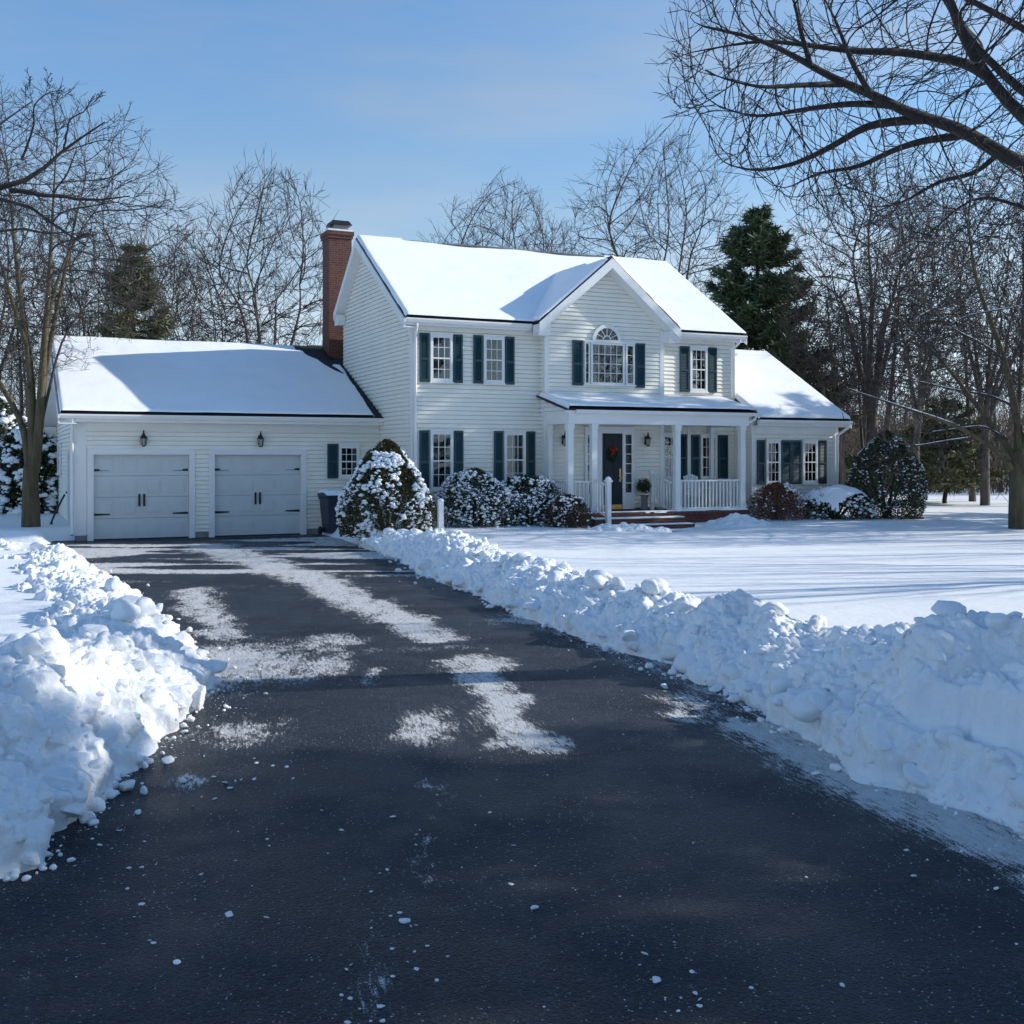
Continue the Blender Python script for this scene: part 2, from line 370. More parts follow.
ys = [-6.0]
while ys[-1] < 34: ys.append(ys[-1] + (.05 if ys[-1] < 4 else .0105*ys[-1]))
ys = np.array(ys); xs = np.concatenate([np.arange(-40, -13, .5), np.arange(-13, 4.6, .055)])
X, Y = np.meshgrid(xs, ys); sdv = sdist(X, Y)
P3 = np.stack([X, Y, np.zeros_like(X)], -1)
XW = X + .55*fbm(P3, .9, 51, 3) + .35*fbm(P3, .22, 53, 2); YW = Y + .9*fbm(P3, 1.1, 55, 3) + .5*fbm(P3, .25, 57, 2)
def stripe(pts, soft=.75):         # pts: (x, y, halfwidth)
    m = np.zeros_like(X)
    for (ax, ay, aw), (bx, by, bw) in zip(pts, pts[1:]):
        ex, ey = bx-ax, by-ay; t = np.clip(((XW-ax)*ex + (YW-ay)*ey)/(ex*ex+ey*ey), 0, 1)
        d = np.hypot(XW-ax-t*ex, (YW-ay-t*ey)); w = aw + t*(bw-aw)
        m = np.maximum(m, 1 - smooth01(d, w*(1-soft), w*(1+soft)))
    return m
def blob(cx, cy, rx, ry, a=1.0):
    d = np.hypot((XW-cx)/rx, (YW-cy)/ry); return a*(1 - smooth01(d, .25, 1.5))
m = .95*stripe([(-7.9,29.2,.85),(-6.1,25.5,.7),(-4.16,22,.62),(-2.5,18.1,.55),(-1.5,15.8,.5),(-1.02,14.3,.38)])
m = np.maximum(m, .95*stripe([(-.42,12.6,.40),(-.2,11.2,.26),(-.02,10.2,.27),(.1,9.05,.36)]))
m = np.maximum(m, .85*stripe([(-5.6,19.6,.38),(-4.6,16.8,.42),(-3.6,14.3,.3)]))
m = np.maximum(m, blob(-3.3, 12.5, 1.25, 1.7, 1.)); m = np.maximum(m, blob(-2.1, 12.5, .40, 1.2, .8))
m = np.maximum(m, blob(-.75, 9.75, .36, .95, .85)); m = np.maximum(m, blob(-2.3, 14.0, .5, .65, .8)); m = np.maximum(m, blob(-1.5, 11.9, .22, .55, .7))
m = np.maximum(m, blob(.15, 15.9, .7, .7, .8)); m = np.maximum(m, blob(.3, 17.6, .5, .5, .5)); m = np.maximum(m, blob(-1.0, 13.4, 1.2, .35, .45))
m = np.maximum(m, blob(1.55, 10.5, .3, .9, .75)); m = np.maximum(m, blob(-2.35, 8.15, .25, .35, .62)); m = np.maximum(m, blob(-2.3, 9.6, .5, .6, .62))
m = np.maximum(m, blob(-.65, 5.05, .12, .5, .52)); m = np.maximum(m, blob(-.62, 7.3, .035, 1.3, .55))
# apron in front of the garage: wind-laid bands of thin snow
band = vnoise(P3*np.array([.28, 1.5, 1]), 1.0, 21); band2 = vnoise(P3*np.array([.5, 2.6, 1]), 1.0, 33)
ap = smooth01(Y, 18.5, 23)*smooth01(.62*band+.38*band2, .34, .50)*(1 - smooth01(Y - (HY + (X-HX)*math.tan(HA)), -1.6, -1.0))
m = np.maximum(m, .96*ap)
# slush along the foot of the banks
edge = smooth01(-sdv, .75, .05)
er = smooth01(sdv + np.where((X > 0) & (Y < 10), .25, .0), -.95, -.15)*np.where(X > 0, 1., .62)*smooth01(X*0+Y, 2, 5)
m = np.maximum(m, .80*er*np.where((X > 0) & (Y < 9.8), 1.25, .75))
Fq = grid_faces(len(ys), len(xs)); ok = (sdv.ravel()[Fq].min(1) < .45)
drive = np_mesh('driveway', np.stack([X, Y, X*0], -1).reshape(-1, 3), Fq[ok], M['asphalt'], attrs={'snow': m.ravel()})
tag(drive, kind='structure')

# ------------------------------------------------------------------ ploughed snow banks
def ico(sub):
    import bmesh
    bm = bmesh.new(); bmesh.ops.create_icosphere(bm, subdivisions=sub, radius=1)
    v = np.array([p.co[:] for p in bm.verts]); f = np.array([[q.index for q in p.verts] for p in bm.faces]); bm.free(); return v, f
ICO = {k: ico(k) for k in (1, 2, 3)}
_CH = {}
def chunk(rng, c, r, sub=2, flat=.8, ang=.5):
    # one of a set of broken lumps, turned and scaled at random
    if sub not in _CH:
        g = np.random.default_rng(17+sub); L = []
        for _ in range(26):
            v, f = ICO[sub]; o = g.uniform(-50, 50, 3)
            q = v*(1 + .75*fbm(v + o, 1.1, 5, 2) + .30*fbm(v + o, .42, 8, 3))[:, None]
            for _ in range(5):
                n = g.normal(size=3); n /= np.linalg.norm(n); d = q @ n; h = g.uniform(.45, .8)
                q = q - np.maximum(0, d - h)[:, None]*n*.85
            if sub > 2: q = q*(1 + .10*fbm(v + o, .22, 12, 2))[:, None]
            L.append(q)
        _CH[sub] = L
    q = _CH[sub][rng.integers(0, 26)]*np.array([1, rng.uniform(.65, 1.1), flat*rng.uniform(.65, 1.15)])
    a = rng.uniform(0, 6.28); b = rng.uniform(-.6, .6); ca, sa, cb, sb_ = math.cos(a), math.sin(a), math.cos(b), math.sin(b)
    Mx = np.array([[ca, -sa*cb, sa*sb_], [sa, ca*cb, -ca*sb_], [0, sb_, cb]])
    return q @ Mx.T*r + np.array(c), ICO[sub][1]
def catmull(P, n):
    P = np.array(P, float); k = len(P)
    d = np.concatenate([[0], np.cumsum(np.linalg.norm(np.diff(P[:, :2], axis=0), axis=1))])
    tt = np.linspace(0, d[-1], 2000); dist = np.maximum(np.hypot(np.interp(tt, d, P[:, 0]), np.interp(tt, d, P[:, 1])), 6.0); cum = np.concatenate([[0], np.cumsum(1/dist[1:])]); t = np.interp(np.linspace(0, cum[-1], n), cum, tt)
    out = np.stack([np.interp(t, d, P[:, i]) for i in range(P.shape[1])], 1)
    w = max(3, n//(k*2)) | 1; ker = np.hanning(w+2)[1:-1]; ker /= ker.sum()
    pad = np.pad(out, ((w//2, w//2), (0, 0)), 'edge')
    return np.stack([np.convolve(pad[:, i], ker, 'valid') for i in range(out.shape[1])], 1)
def bank(name, path, side, label, seed, n=500, m=120, wall=None, nchunk=300, fine=1.0, nslab=0):
    # path: (x, y, height, width, crest position 0..1); side=+1 bank lies to the left of travel
    rng = np.random.default_rng(seed)
    C = catmull(path, n); T = np.gradient(C[:, :2], axis=0); T /= np.linalg.norm(T, axis=1)[:, None]
    N = np.stack([-T[:, 1], T[:, 0]], 1)*side
    s = np.linspace(0, 1, m)
    H, Wd, cr = C[:, 2:3], C[:, 3:4], C[:, 4:5]
    C3 = np.stack([C[:, 0], C[:, 1], C[:, 0]*0], -1); foot = (.62*fbm(C3, .9, seed, 3) + .26*fbm(C3, .28, seed+3, 3))[:, None]
    x = foot*(1-s[None])+ s[None]*Wd
    sc = s[None]/cr
    up = np.where(sc < 1, np.sin(np.clip(sc, 0, 1)*math.pi/2)**.85, 1)
    sb = np.clip((s[None]-cr)/(1-cr), 0, 1)
    Hn = H*(1 + .55*fbm(np.stack([C[:, 0], C[:, 1], C[:, 0]*0], -1), 1.3, seed+7, 3)[:, None])
    lx = C[:, 0:1] + N[:, 0:1]*Wd; ly = C[:, 1:2] + N[:, 1:2]*Wd
    lz = lawn_z(lx, ly)
    z = np.where(sc < 1, -.05 + (Hn+.05)*up, Hn + (lz-.10-Hn)*smooth01(sb, 0, 1))
    amp = smooth01(s[None], 0, .06)*(1 - smooth01(s[None], .88, 1))*np.ones_like(z)
    wl = np.zeros_like(z)
    if wall:
        a0, a1 = wall; t = np.linspace(0, 1, n)[:, None]
        k = smooth01(t, a0, a0+.06)*(1 - smooth01(t, a1-.06, a1))
        wz = -.02 + Hn*.62*smooth01(s[None], .09, .19) + Hn*.38*smooth01(s[None], .22, .46)
        lo = Hn*.30*smooth01(s[None], 0, .10)
        z = np.where(sc < 1, z*(1-k) + np.maximum(wz, lo)*k, z)
        wl = k*smooth01(s[None], .09, .12)*(1 - smooth01(s[None], .18, .22))
    px = C[:, 0:1] + N[:, 0:1]*x; py = C[:, 1:2] + N[:, 1:2]*x
    P = np.stack([px, py, z], -1)
    du = np.gradient(P, axis=0); dv = np.gradient(P, axis=1); nr = np.cross(du, dv); nr /= np.linalg.norm(nr, axis=-1)[..., None] + 1e-9
    nr = np.where(nr[..., 2:3] < 0, -nr, nr)
    a = amp*(1 - .72*wl)
    Q = P + .10*np.stack([fbm(P, .3, seed+1, 3), fbm(P, .3, seed+2, 3), fbm(P, .3, seed+3, 3)], -1)
    d = .07*lumps(Q, .50, seed, .8, .5) + .055*lumps(Q, .22, seed+20, .8, .5) + .040*lumps(Q, .11, seed+40, .85, .65)
    d = d + .026*lumps(Q, .055, seed+60, .85, .7)
    I = np.floor(Q/.34 + .35*fbm(P, .5, seed+70, 2)[..., None]).astype(np.int64); blk = _h(I[..., 0], I[..., 1], I[..., 2], seed+71)
    d = d + .10*(blk - .5)*(blk > .45) + .50*fbm(P, .9, seed+80, 4) + .20*fbm(P, .30, seed+84, 4) + .09*fbm(P, .10, seed+85, 3) - .05
    crack = np.abs(fbm(P*np.array([1, 1, .25]), .5, seed+90, 2)); d = d - .03*wl*np.clip(1 - crack/.012, 0, 1) + .10*wl*fbm(P*np.array([1, 1, .5]), .25, seed+91, 3)
    P = P + nr*(d*a)[..., None]
    P = P.reshape(-1, 3)
    fq = grid_faces(n, m)
    if side > 0: fq = fq[:, ::-1]
    Vs = [P]; Fs = [np.concatenate([fq[:, [0,1,2]], fq[:, [0,2,3]]])]; base = len(P)
    G = P.reshape(n, m, 3)
    for _ in range(nchunk):
        i = rng.integers(0, n); u = rng.random()
        j = int(m*(rng.beta(1.2, 6) if u < .6 else rng.uniform(.2, .7))); j = min(max(j, 1), m-2)
        r = rng.gamma(1.2, .020) + .012; r = min(r, .15)
        if wl[i, j] > .3: continue
        pos = G[i, j] + np.array([0, 0, r*.10])
        if rng.random() < .28:
            o_ = rng.exponential(.10) - .06; r = min(r*.75, .075); pos = np.array([G[i, 2, 0] - N[i, 0]*o_, G[i, 2, 1] - N[i, 1]*o_, r*.35])
        q, f = chunk(rng, pos, r, 2 if r < .045 else 3)
        Vs.append(q); Fs.append(f + base); base += len(q)
    for _ in range(nslab):
        i = rng.integers(int(n*.1), n-4); j = int(m*(cr[i, 0]*rng.uniform(.75, 1.1) if rng.random() < .62 else rng.uniform(.02, .08))); r = rng.uniform(.09, .19)
        q, f = chunk(rng, G[i, j] + np.array([0, 0, r*.15]), r, 3, .75); Vs.append(q); Fs.append(f + base); base += len(q)
    o = np_mesh(name, np.concatenate(Vs), np.concatenate(Fs), M['bank'])
    return tag(o, label, 'snow bank')
bank('snow_bank', [(-3.9,1.5,.72,2.3,.5),(-3.45,3.5,.76,2.2,.5),(-2.95,6.0,.76,2.1,.45),(-2.7,7.2,.72,2.1,.42),(-2.75,9.2,.62,2.0,.42),(-3.05,11.2,.58,2.0,.42),(-4.1,14.2,.52,2.0,.45),(-5.4,16.8,.46,2.0,.45),(-6.95,19.5,.44,1.9,.5),(-8.5,22.4,.38,1.7,.5),(-9.3,23.8,.2,1.0,.5)], +1,
     'long lumpy snow bank along the left edge of the driveway, partly sunlit', 11, 1300, 180, None, 1500, 1, 60)
bank('snow_bank', [(-9.2,24.0,.12,1.2,.5),(-11,25.4,.42,2.0,.5),(-14,26.0,.48,2.4,.5),(-18,26.2,.5,3,.5),(-26,26.0,.5,3,.5)], +1,
     'low far snow bank between the left lawn and the garage apron', 12, 320, 70, None, 200, 0)
bank('snow_bank', [(4.3,0.5,1.2,3.0,.5),(3.85,3.5,1.3,3.0,.46),(3.5,5.6,1.30,3.0,.46),(3.15,6.9,1.28,2.8,.46),(2.72,7.9,1.20,2.6,.45),(2.45,9.0,1.12,2.4,.45),(2.30,9.9,.85,2.0,.45),(2.25,10.5,.25,1.2,.5)], -1,
     'tall near snow bank at the right with a sheer cut face', 23, 900, 220, (.30,.86), 1000, 1, 70)
bank('snow_bank', [(2.4,9.9,.22,1.2,.5),(2.25,10.4,.5,1.8,.5),(1.98,11.4,.62,2.0,.48),(.95,14.2,.50,1.8,.45),(-.05,17,.52,1.8,.45),(-.95,19.5,.54,1.8,.45),(-1.85,22.5,.62,2.0,.45),(-2.55,25,.5,1.8,.45),(-3.15,27,.36,1.5,.45),(-4.0,29,.15,1.0,.5)], -1,
     'long snow bank between driveway and front lawn, running back to the conical bush', 35, 900, 130, None, 900, 1, 60)

def pile(name, c, r, h, label, seed):
    rng = np.random.default_rng(seed); n = 70
    a = np.linspace(-1, 1, n); X, Y = np.meshgrid(a, a); d = np.hypot(X, Y)
    z = h*np.clip(1-d, 0, 1)**.8*(1+.2*fbm(np.stack([X, Y, X*0], -1), .5, seed, 2))
    P = np.stack([c[0] + X*r[0], c[1] + Y*r[1], c[2] - .08 + z], -1)
    k = smooth01(1-d, 0, .2)
    P[..., 2] += k*(.10*lumps(P, .4, seed, .85) + .05*lumps(P, .16, seed+3, .85) + .03*lumps(P, .08, seed+4, .85))
    o = np_mesh(name, P.reshape(-1, 3), grid_faces(n, n), M['bank']); return tag(o, label, 'snow pile')
q = W(13.5, -6.7, .3); pile('snow_pile', q, (1.3, .75), .25, 'shovelled snow heap in front of the porch steps', 3)
q = W(17.6, -6.0, .3); pile('snow_pile', q, (1.1, .7), .34, 'shovelled snow heap by the brick base right of the porch steps', 4)

# loose bits lying on the drive
rng = np.random.default_rng(99); Vs = []; Fs = []; base = 0
def crumb(x, y, r, sub=1, flat=.36):
    global base
    r = min(r*.72, .034); sub = 1 if r < .010 else 2 if r < .022 else 3
    q, f = chunk(rng, (x, y, r*.2), r, sub, flat); Vs.append(q); Fs.append(f+base); base += len(q)
for _ in range(1500):
    t = rng.random(); y = 4 + 10*rng.random()**1.3
    L = np.interp(y, [3, 6.3, 7.2, 9.2, 11.2, 14.2], [-3.7, -3.2, -2.95, -2.87, -3.05, -4.1]); Rr = np.interp(y, [3, 4.5, 6.5, 7.6, 9.2, 11.2, 14.2], [3.9, 3.7, 3.3, 2.85, 2.42, 2.0, .95])
    o = rng.exponential(.24)
    if o > 1.6: continue
    x = L + o if rng.random() < .55 else Rr - o
    crumb(x, y, min(.06, .005 + rng.gamma(1.0, .006)/(1+o)))
for cx, cy, sx, sy, n in ((-.6,5.0,.14,.5,40), (.68,4.95,.12,.4,22), (-.1,7.0,.25,.8,14), (-2.1,6.3,.5,.6,40), (-2.0,8.0,.3,.5,40), (.4,6.2,1.5,1.5,40), (2.4,6.5,.3,.5,26)):
    for _ in range(n): crumb(cx + rng.normal()*sx, cy + rng.normal()*sy, .006 + rng.gamma(1.5, .006))
cr = np_mesh('snow_crumbs', np.concatenate(Vs), np.concatenate(Fs), M['bank']); tag(cr, 'small crumbs of snow strewn on the dark asphalt', 'snow', kind='stuff')
# ================================================================== HOUSE
house = empty('house', (HX, HY, 0), HA, 'white clapboard two-storey house with attached two-car garage, snowy roofs and front porch', 'house')
V3 = Vector
def clip_poly(pts, z0, z1):
    def half(P, f):
        out = []
        for i in range(len(P)):
            a, b = P[i], P[(i+1) % len(P)]; fa, fb = f(a), f(b)
            if fa >= 0: out.append(a)
            if (fa >= 0) != (fb >= 0):
                t = fa/(fa-fb); out.append((a[0]+(b[0]-a[0])*t, a[1]+(b[1]-a[1])*t))
        return out
    P = half(pts, lambda p: p[1]-z0)
    if len(P) >= 3: P = half(P, lambda p: z1-p[1])
    return P if len(P) >= 3 else None
def siding(mb, org, dh, nrm, pts, course=.125, lip=.026):
    # pts: convex polygon (s, z) on the wall; every course is a real sloped board with an under edge
    org, dh, nrm = V3(org), V3(dh), V3(nrm); zmin = min(p[1] for p in pts); zmax = max(p[1] for p in pts)
    up = V3((0,0,1)); flip = dh.cross(up).dot(nrm) < 0
    k0 = math.floor(zmin/course)
    for k in range(k0, int(zmax/course)+1):
        z0, z1 = k*course, (k+1)*course
        gap = .015
        P = clip_poly(pts, z0 + gap, z1)
        if P:
            vs = [org + dh*p[0] + up*p[1] + nrm*(lip*(1-(p[1]-z0)/course)) for p in P]
            mb.poly(*(vs[::-1] if flip else vs))
            zb = min(p[1] for p in P); bs = [p for p in P if abs(p[1]-zb) < 1e-6]
            if len(bs) >= 2:
                a, b = min(bs), max(bs); o = lip*(1-(zb-z0)/course)
                q = [org + dh*a[0] + up*zb - nrm*.03, org + dh*b[0] + up*zb - nrm*.03, org + dh*b[0] + up*zb + nrm*o, org + dh*a[0] + up*zb + nrm*o]
                mb.poly(*(q[::-1] if flip else q))
        P = clip_poly(pts, z0, z0 + gap)       # the shadow gap under each board
        if P:
            vs = [org + dh*p[0] + up*p[1] - nrm*.03 for p in P]; mb.poly(*(vs[::-1] if flip else vs))
            zt = min(z0, zmin) if z0 < zmin else z0
            bs = [p for p in P if abs(p[1]-z0) < 1e-6]
            if len(bs) >= 2:
                a, b = min(bs), max(bs)
                q = [org + dh*b[0] + up*z0 - nrm*.03, org + dh*a[0] + up*z0 - nrm*.03, org + dh*a[0] + up*z0, org + dh*b[0] + up*z0]
                mb.poly(*(q[::-1] if flip else q))
UX, VY, NV, NU = (1,0,0), (0,1,0), (0,-1,0), (-1,0,0)
MU0, MU1, MV, MVB = 8.67, 19.69, -2.94, 3.88
RS = .645; RIDV, RIDZ = 1.50, 9.27
mroof = lambda v: RIDZ - abs(v-RIDV)*(RS if v < RIDV else .821)
BU0, BU1, BV, BMID, BRZ, BSL = 12.71, 16.78, -3.284, 14.745, 8.298, .84
GD, GRV, GSL = 10.8, 5.4, .4375
groof = lambda v: 3.50 + (min(v, 2*GRV - v) + .43)*GSL
PV, PFLOOR = -4.87, .72
WU0, WU1, WV, WSL, WRV, WRZ = 19.69, 23.1, -3.894, .5755, .21, 6.039
wroof = lambda v: WRZ - abs(v-WRV)*WSL
# ---- walls
mb = MB()
siding(mb, (0, MV, 0), UX, NV, [(MU0, .3), (BU0, .3), (BU0, 6.30), (MU0, 6.30)])
siding(mb, (0, MV, 0), UX, NV, [(BU1, .3), (MU1, .3), (MU1, 6.30), (BU1, 6.30)])
siding(mb, (MU0, 0, 0), VY, NU, [(MV, .3), (MVB, .3), (MVB, mroof(MVB)-.12), (RIDV, RIDZ-.12), (MV, mroof(MV)-.12)])
siding(mb, (MU1, 0, 0), VY, UX, [(MV, .3), (MVB, .3), (MVB, mroof(MVB)-.12), (RIDV, RIDZ-.12), (MV, mroof(MV)-.12)])
siding(mb, (0, MVB, 0), UX, VY, [(MU0, .3), (MU1, .3), (MU1, 7.1), (MU0, 7.1)])
mb.build('wall', M['siding'], house)
mb = MB()
top = lambda u: BRZ - .10 - abs(u-BMID)*BSL
siding(mb, (0, BV, 0), UX, NV, [(BU0, .74), (BU1, .74), (BU1, top(BU1)), (BMID, top(BMID)), (BU0, top(BU0))])
siding(mb, (BU0, 0, 0), VY, NU, [(BV, .74), (MV, .74), (MV, top(BU0)), (BV, top(BU0))])
siding(mb, (BU1, 0, 0), VY, UX, [(BV, .74), (MV, .74), (MV, top(BU1)), (BV, top(BU1))])
mb.build('wall', M['siding'], house)
mb = MB()
D = [(.455, 3.015), (3.725, 6.24)]; DT, DB = 2.37, 0.0
gt = 3.40
for a, b in ((0, D[0][0]), (D[0][1], D[1][0]), (D[1][1], MU0)):
    siding(mb, (0, 0, 0), UX, NV, [(a, .17), (b, .17), (b, DT), (a, DT)])
siding(mb, (0, 0, 0), UX, NV, [(0, DT), (MU0, DT), (MU0, gt), (0, gt)])
siding(mb, (0, 0, 0), VY, NU, [(0, .17), (GD, .17), (GD, groof(GD)-.12), (GRV, groof(GRV)-.12), (0, groof(0)-.12)])
siding(mb, (0, GD, 0), UX, VY, [(0, .17), (10.4, .17), (10.4, gt), (0, gt)])
siding(mb, (10.4, 0, 0), VY, UX, [(MVB, .17), (GD, .17), (GD, groof(GD)-.12), (GRV, groof(GRV)-.12), (MVB, groof(MVB)-.12)])
mb.build('wall', M['siding'], house)
mb = MB()
siding(mb, (0, WV, 0), UX, NV, [(WU0, .3), (WU1, .3), (WU1, 3.55), (WU0, 3.55)])
siding(mb, (WU0, 0, 0), VY, NU, [(WV, .3), (MV, .3), (MV, wroof(MV)-.1), (WV, wroof(WV)-.1)])
siding(mb, (WU1, 0, 0), VY, UX, [(WV, .3), (4.3, .3), (4.3, wroof(4.3)-.1), (WRV, WRZ-.12), (WV, wroof(WV)-.1)])
siding(mb, (0, 4.3, 0), UX, VY, [(WU0, .3), (WU1, .3), (WU1, 3.5), (WU0, 3.5)])
mb.build('wall', M['siding'], house)
for a, b in ((0.02, D[0][0]-.165), (D[0][1]+.165, D[1][0]-.165), (D[1][1]+.165, MU0-.02)):
    mb = MB(); mb.box(a, b, -.012, .2, 0, .165); mb.build('foundation', M['concrete'], house)
for bb in ((.004, .2, .2, GD, 0, .17), (MU0+.01, BU0, MV+.008, MV+.2, 0, .3), (BU1, MU1, MV+.008, MV+.2, 0, .3), (MU0+.008, MU0+.2, MV+.2, MVB, 0, .3), (WU0+.01, WU1-.01, WV+.008, WV+.2, 0, .3)):
    mb = MB(); mb.box(*bb); mb.build('foundation', M['concrete'], house)
# corner boards
def cboard(u, v, z0, z1, su, sv, w=.13):
    # L-shaped board on an outside corner; su, sv point out of the house
    c = MB(); t = .026
    a0, a1 = (u + su*t, u - su*w); c.box(min(a0,a1), max(a0,a1), min(v, v+sv*t), max(v, v+sv*t), z0, z1)
    b0, b1 = (v, v - sv*w); c.box(min(u, u+su*t), max(u, u+su*t), min(b0,b1), max(b0,b1), z0, z1)
    c.build('corner_board', M['trim'], house)
cboard(MU0, MV, .28, 6.24, -1, -1, .15); cboard(MU1, MV, 3.6, 6.24, 1, -1, .15)
cboard(BU0, BV, .74, 6.2, -1, -1, .12); cboard(BU1, BV, .74, 6.2, 1, -1, .12)
cboard(0, 0, .15, 3.35, -1, -1, .27); cboard(WU1, WV, .28, 3.5, 1, -1, .13); cboard(WU0, WV, .28, 3.5, -1, -1, .1)

# ---- roofs: shingled deck (thing > roof > snow_layer, rake_board, gutter)
def roof_deck(name, quads, th=.05):
    m = MB()
    for q in quads:
        q = [V3(p) for p in q]; n = (q[1]-q[0]).cross(q[-1]-q[0]).normalized()
        if n.z < 0: q = q[::-1]; n = -n
        m.prism([p - n*th for p in q], n*th)
    return m.build(name, M['shingle'], house)
def snow_sheet(par, q, th, seed, nu=160, nv=70, keep=None, inset=(.03,.03,.02,.02), rag=.12, name='snow_layer'):
    # q: eave-left, eave-right, top-right, top-left; snow lies on top with rounded lips and a ragged upper edge
    q = [np.array(p, float) for p in q]; a, b = np.meshgrid(np.linspace(0, 1, nu), np.linspace(0, 1, nv))
    A, B = a[..., None], b[..., None]
    P = (q[0]*(1-A) + q[1]*A)*(1-B) + (q[3]*(1-A) + q[2]*A)*B
    n = np.cross(q[1]-q[0], q[3]-q[0]); n /= np.linalg.norm(n); n = n if n[2] > 0 else -n
    lu = (np.linalg.norm(q[1]-q[0])*(1-b) + np.linalg.norm(q[2]-q[3])*b) + 1e-6; lv = np.linalg.norm(q[3]-q[0])
    wob = rag*fbm(P, .7, seed, 3)*2
    dl, dr, db, dt = a*lu - inset[0], (1-a)*lu - inset[1], b*lv - inset[2], (1-b)*lv - inset[3]
    d = np.minimum(np.minimum(dl, dr) + wob*.12, np.minimum(db + wob*.05, dt + wob))
    if keep is not None: d = np.minimum(d, keep(P, wob))
    k = np.clip(d/.10, 0, 1); t = th*np.sqrt(np.clip(1-(1-k)**2, 0, 1))*(1 + .5*fbm(P, 1.4, seed+5, 3))
    t = np.where(d <= 0, -.03, t + .004)
    P = P + n*t[..., None]
    f = grid_faces(nv, nu); ok = (d.ravel()[f].max(1) > -.02)
    o = np_mesh(name, P.reshape(-1, 3), f[ok], M['rsnow'], par); return o
def rake(par, a, b, h=.24, th=.04, out=(-1,0,0)):
    a, b, o = V3(a), V3(b), V3(out); m = MB()
    m.prism([a, b, b - V3((0,0,h)), a - V3((0,0,h))], o*th); m.build('rake_board', M['trim'], par)
def gutter(par, u0, u1, v, z, w=.11, h=.12):
    m = MB(); pr = [(0,0), (0,-h), (-w*.7,-h), (-w,-h*.35), (-w,0), (-w+.015,0), (-w+.02,-h*.3), (-w*.65,-h+.02), (-.02,-h+.02), (-.02,0)]
    m.prism([(u0, v+x, z+y) for x, y in pr], (u1-u0, 0, 0)); return m.build('gutter', M['trim'], par)
def fascia(par, u0, u1, v, z, h=.2, ov=.3):
    m = MB(); m.box(u0, u1, v, v+.03, z-h, z-.01); m.box(u0, u1, v+.03, v+ov, z-h, z-h+.02); m.build('fascia', M['trim'], par)
def downspout(par, pts):
    m = MB(); m.tube(pts, .045, 8); m.build('downspout', M['trim'], par, True)

# main roof
e, ov = -3.215, .275
U0, U1 = MU0-ov, MU1+ov
bvk = 4.02; bz = mroof(bvk)
mr = roof_deck('roof', [[(U0,e,mroof(e)), (U1,e,mroof(e)), (U1,RIDV,RIDZ), (U0,RIDV,RIDZ)], [(U0,bvk,bz), (U1,bvk,bz), (U1,RIDV,RIDZ), (U0,RIDV,RIDZ)]])
def keep_main(P, wob):   # bare strip under the ridge, and a small slide near the left end; runs under the gable roof
    u, v = P[..., 0], P[..., 1]
    strip = np.where((u > 9.9) & (u < 17.3), (RIDV - v) - .13 - .06*np.sin(u*1.7), 9)
    sl = np.hypot((u-9.3 + (v-1.1)*.3)/.16, (v-1.15)/.75) - 1
    return strip + wob*.35
snow_sheet(mr, [(U0,e-.02,mroof(e)), (U1,e-.02,mroof(e)), (U1,RIDV,RIDZ), (U0,RIDV,RIDZ)], .10, 1, 330, 110, keep_main, (.0,.0,-.02,-.06), .05)
snow_sheet(mr, [(U0,bvk,bz), (U1,bvk,bz), (U1,RIDV,RIDZ), (U0,RIDV,RIDZ)], .12, 2, 120, 40, None, (.06,.06,0,-.03))
rake(mr, (U0,e,mroof(e)-.05), (U0,RIDV,RIDZ-.05), .26); rake(mr, (U0,bvk,bz-.05), (U0,RIDV,RIDZ-.05), .26)
rake(mr, (U1,e,mroof(e)-.05), (U1,RIDV,RIDZ-.05), .26, .04, (1,0,0)); rake(mr, (U1,bvk,bz-.05), (U1,RIDV,RIDZ-.05), .26, .04, (1,0,0))
m_ = MB()      # soffits under the rakes, boxed eave return at the back
for (va, vb) in ((e, RIDV), (bvk, RIDV)):
    m_.prism([(U0+.0,va,mroof(va)-.30), (MU0,va,mroof(va)-.30), (MU0,vb,RIDZ-.30), (U0+.0,vb,RIDZ-.30)], (0,0,.02))
m_.box(U0+.002, MU0-.02, 3.62, 4.02, bz-.48, bz-.13)
m_.build('soffit', M['trim'], mr)
fascia(mr, U0+.001, BU0-.39, e+.03, mroof(e)-.02, .20, .26); fascia(mr, BU1+.39, U1-.001, e+.03, mroof(e)-.02, .20, .26)
gutter(mr, U0, BU0-.42, e+.03, mroof(e)-.03); gutter(mr, BU1+.42, U1, e+.03, mroof(e)-.03)
for a_, b_ in ((MU0+.15, BU0), (BU1, MU1-.15)): m_ = MB(); m_.box(a_, b_, MV-.05, MV, 5.98, 6.24); m_.build('frieze_board', M['trim'], house)
downspout(house, [(MU0+.07,e+.0,6.08), (MU0+.07,e+.02,5.98), (MU0+.09,MV-.08,5.72), (MU0+.09,MV-.08,.6), (MU0+.09,MV-.3,.42)])
downspout(house, [(MU1+.05,e,6.08), (MU1+.03,e+.02,6.0), (MU1-.07,MV-.08,5.78), (MU1-.07,MV-.08,4.2)])
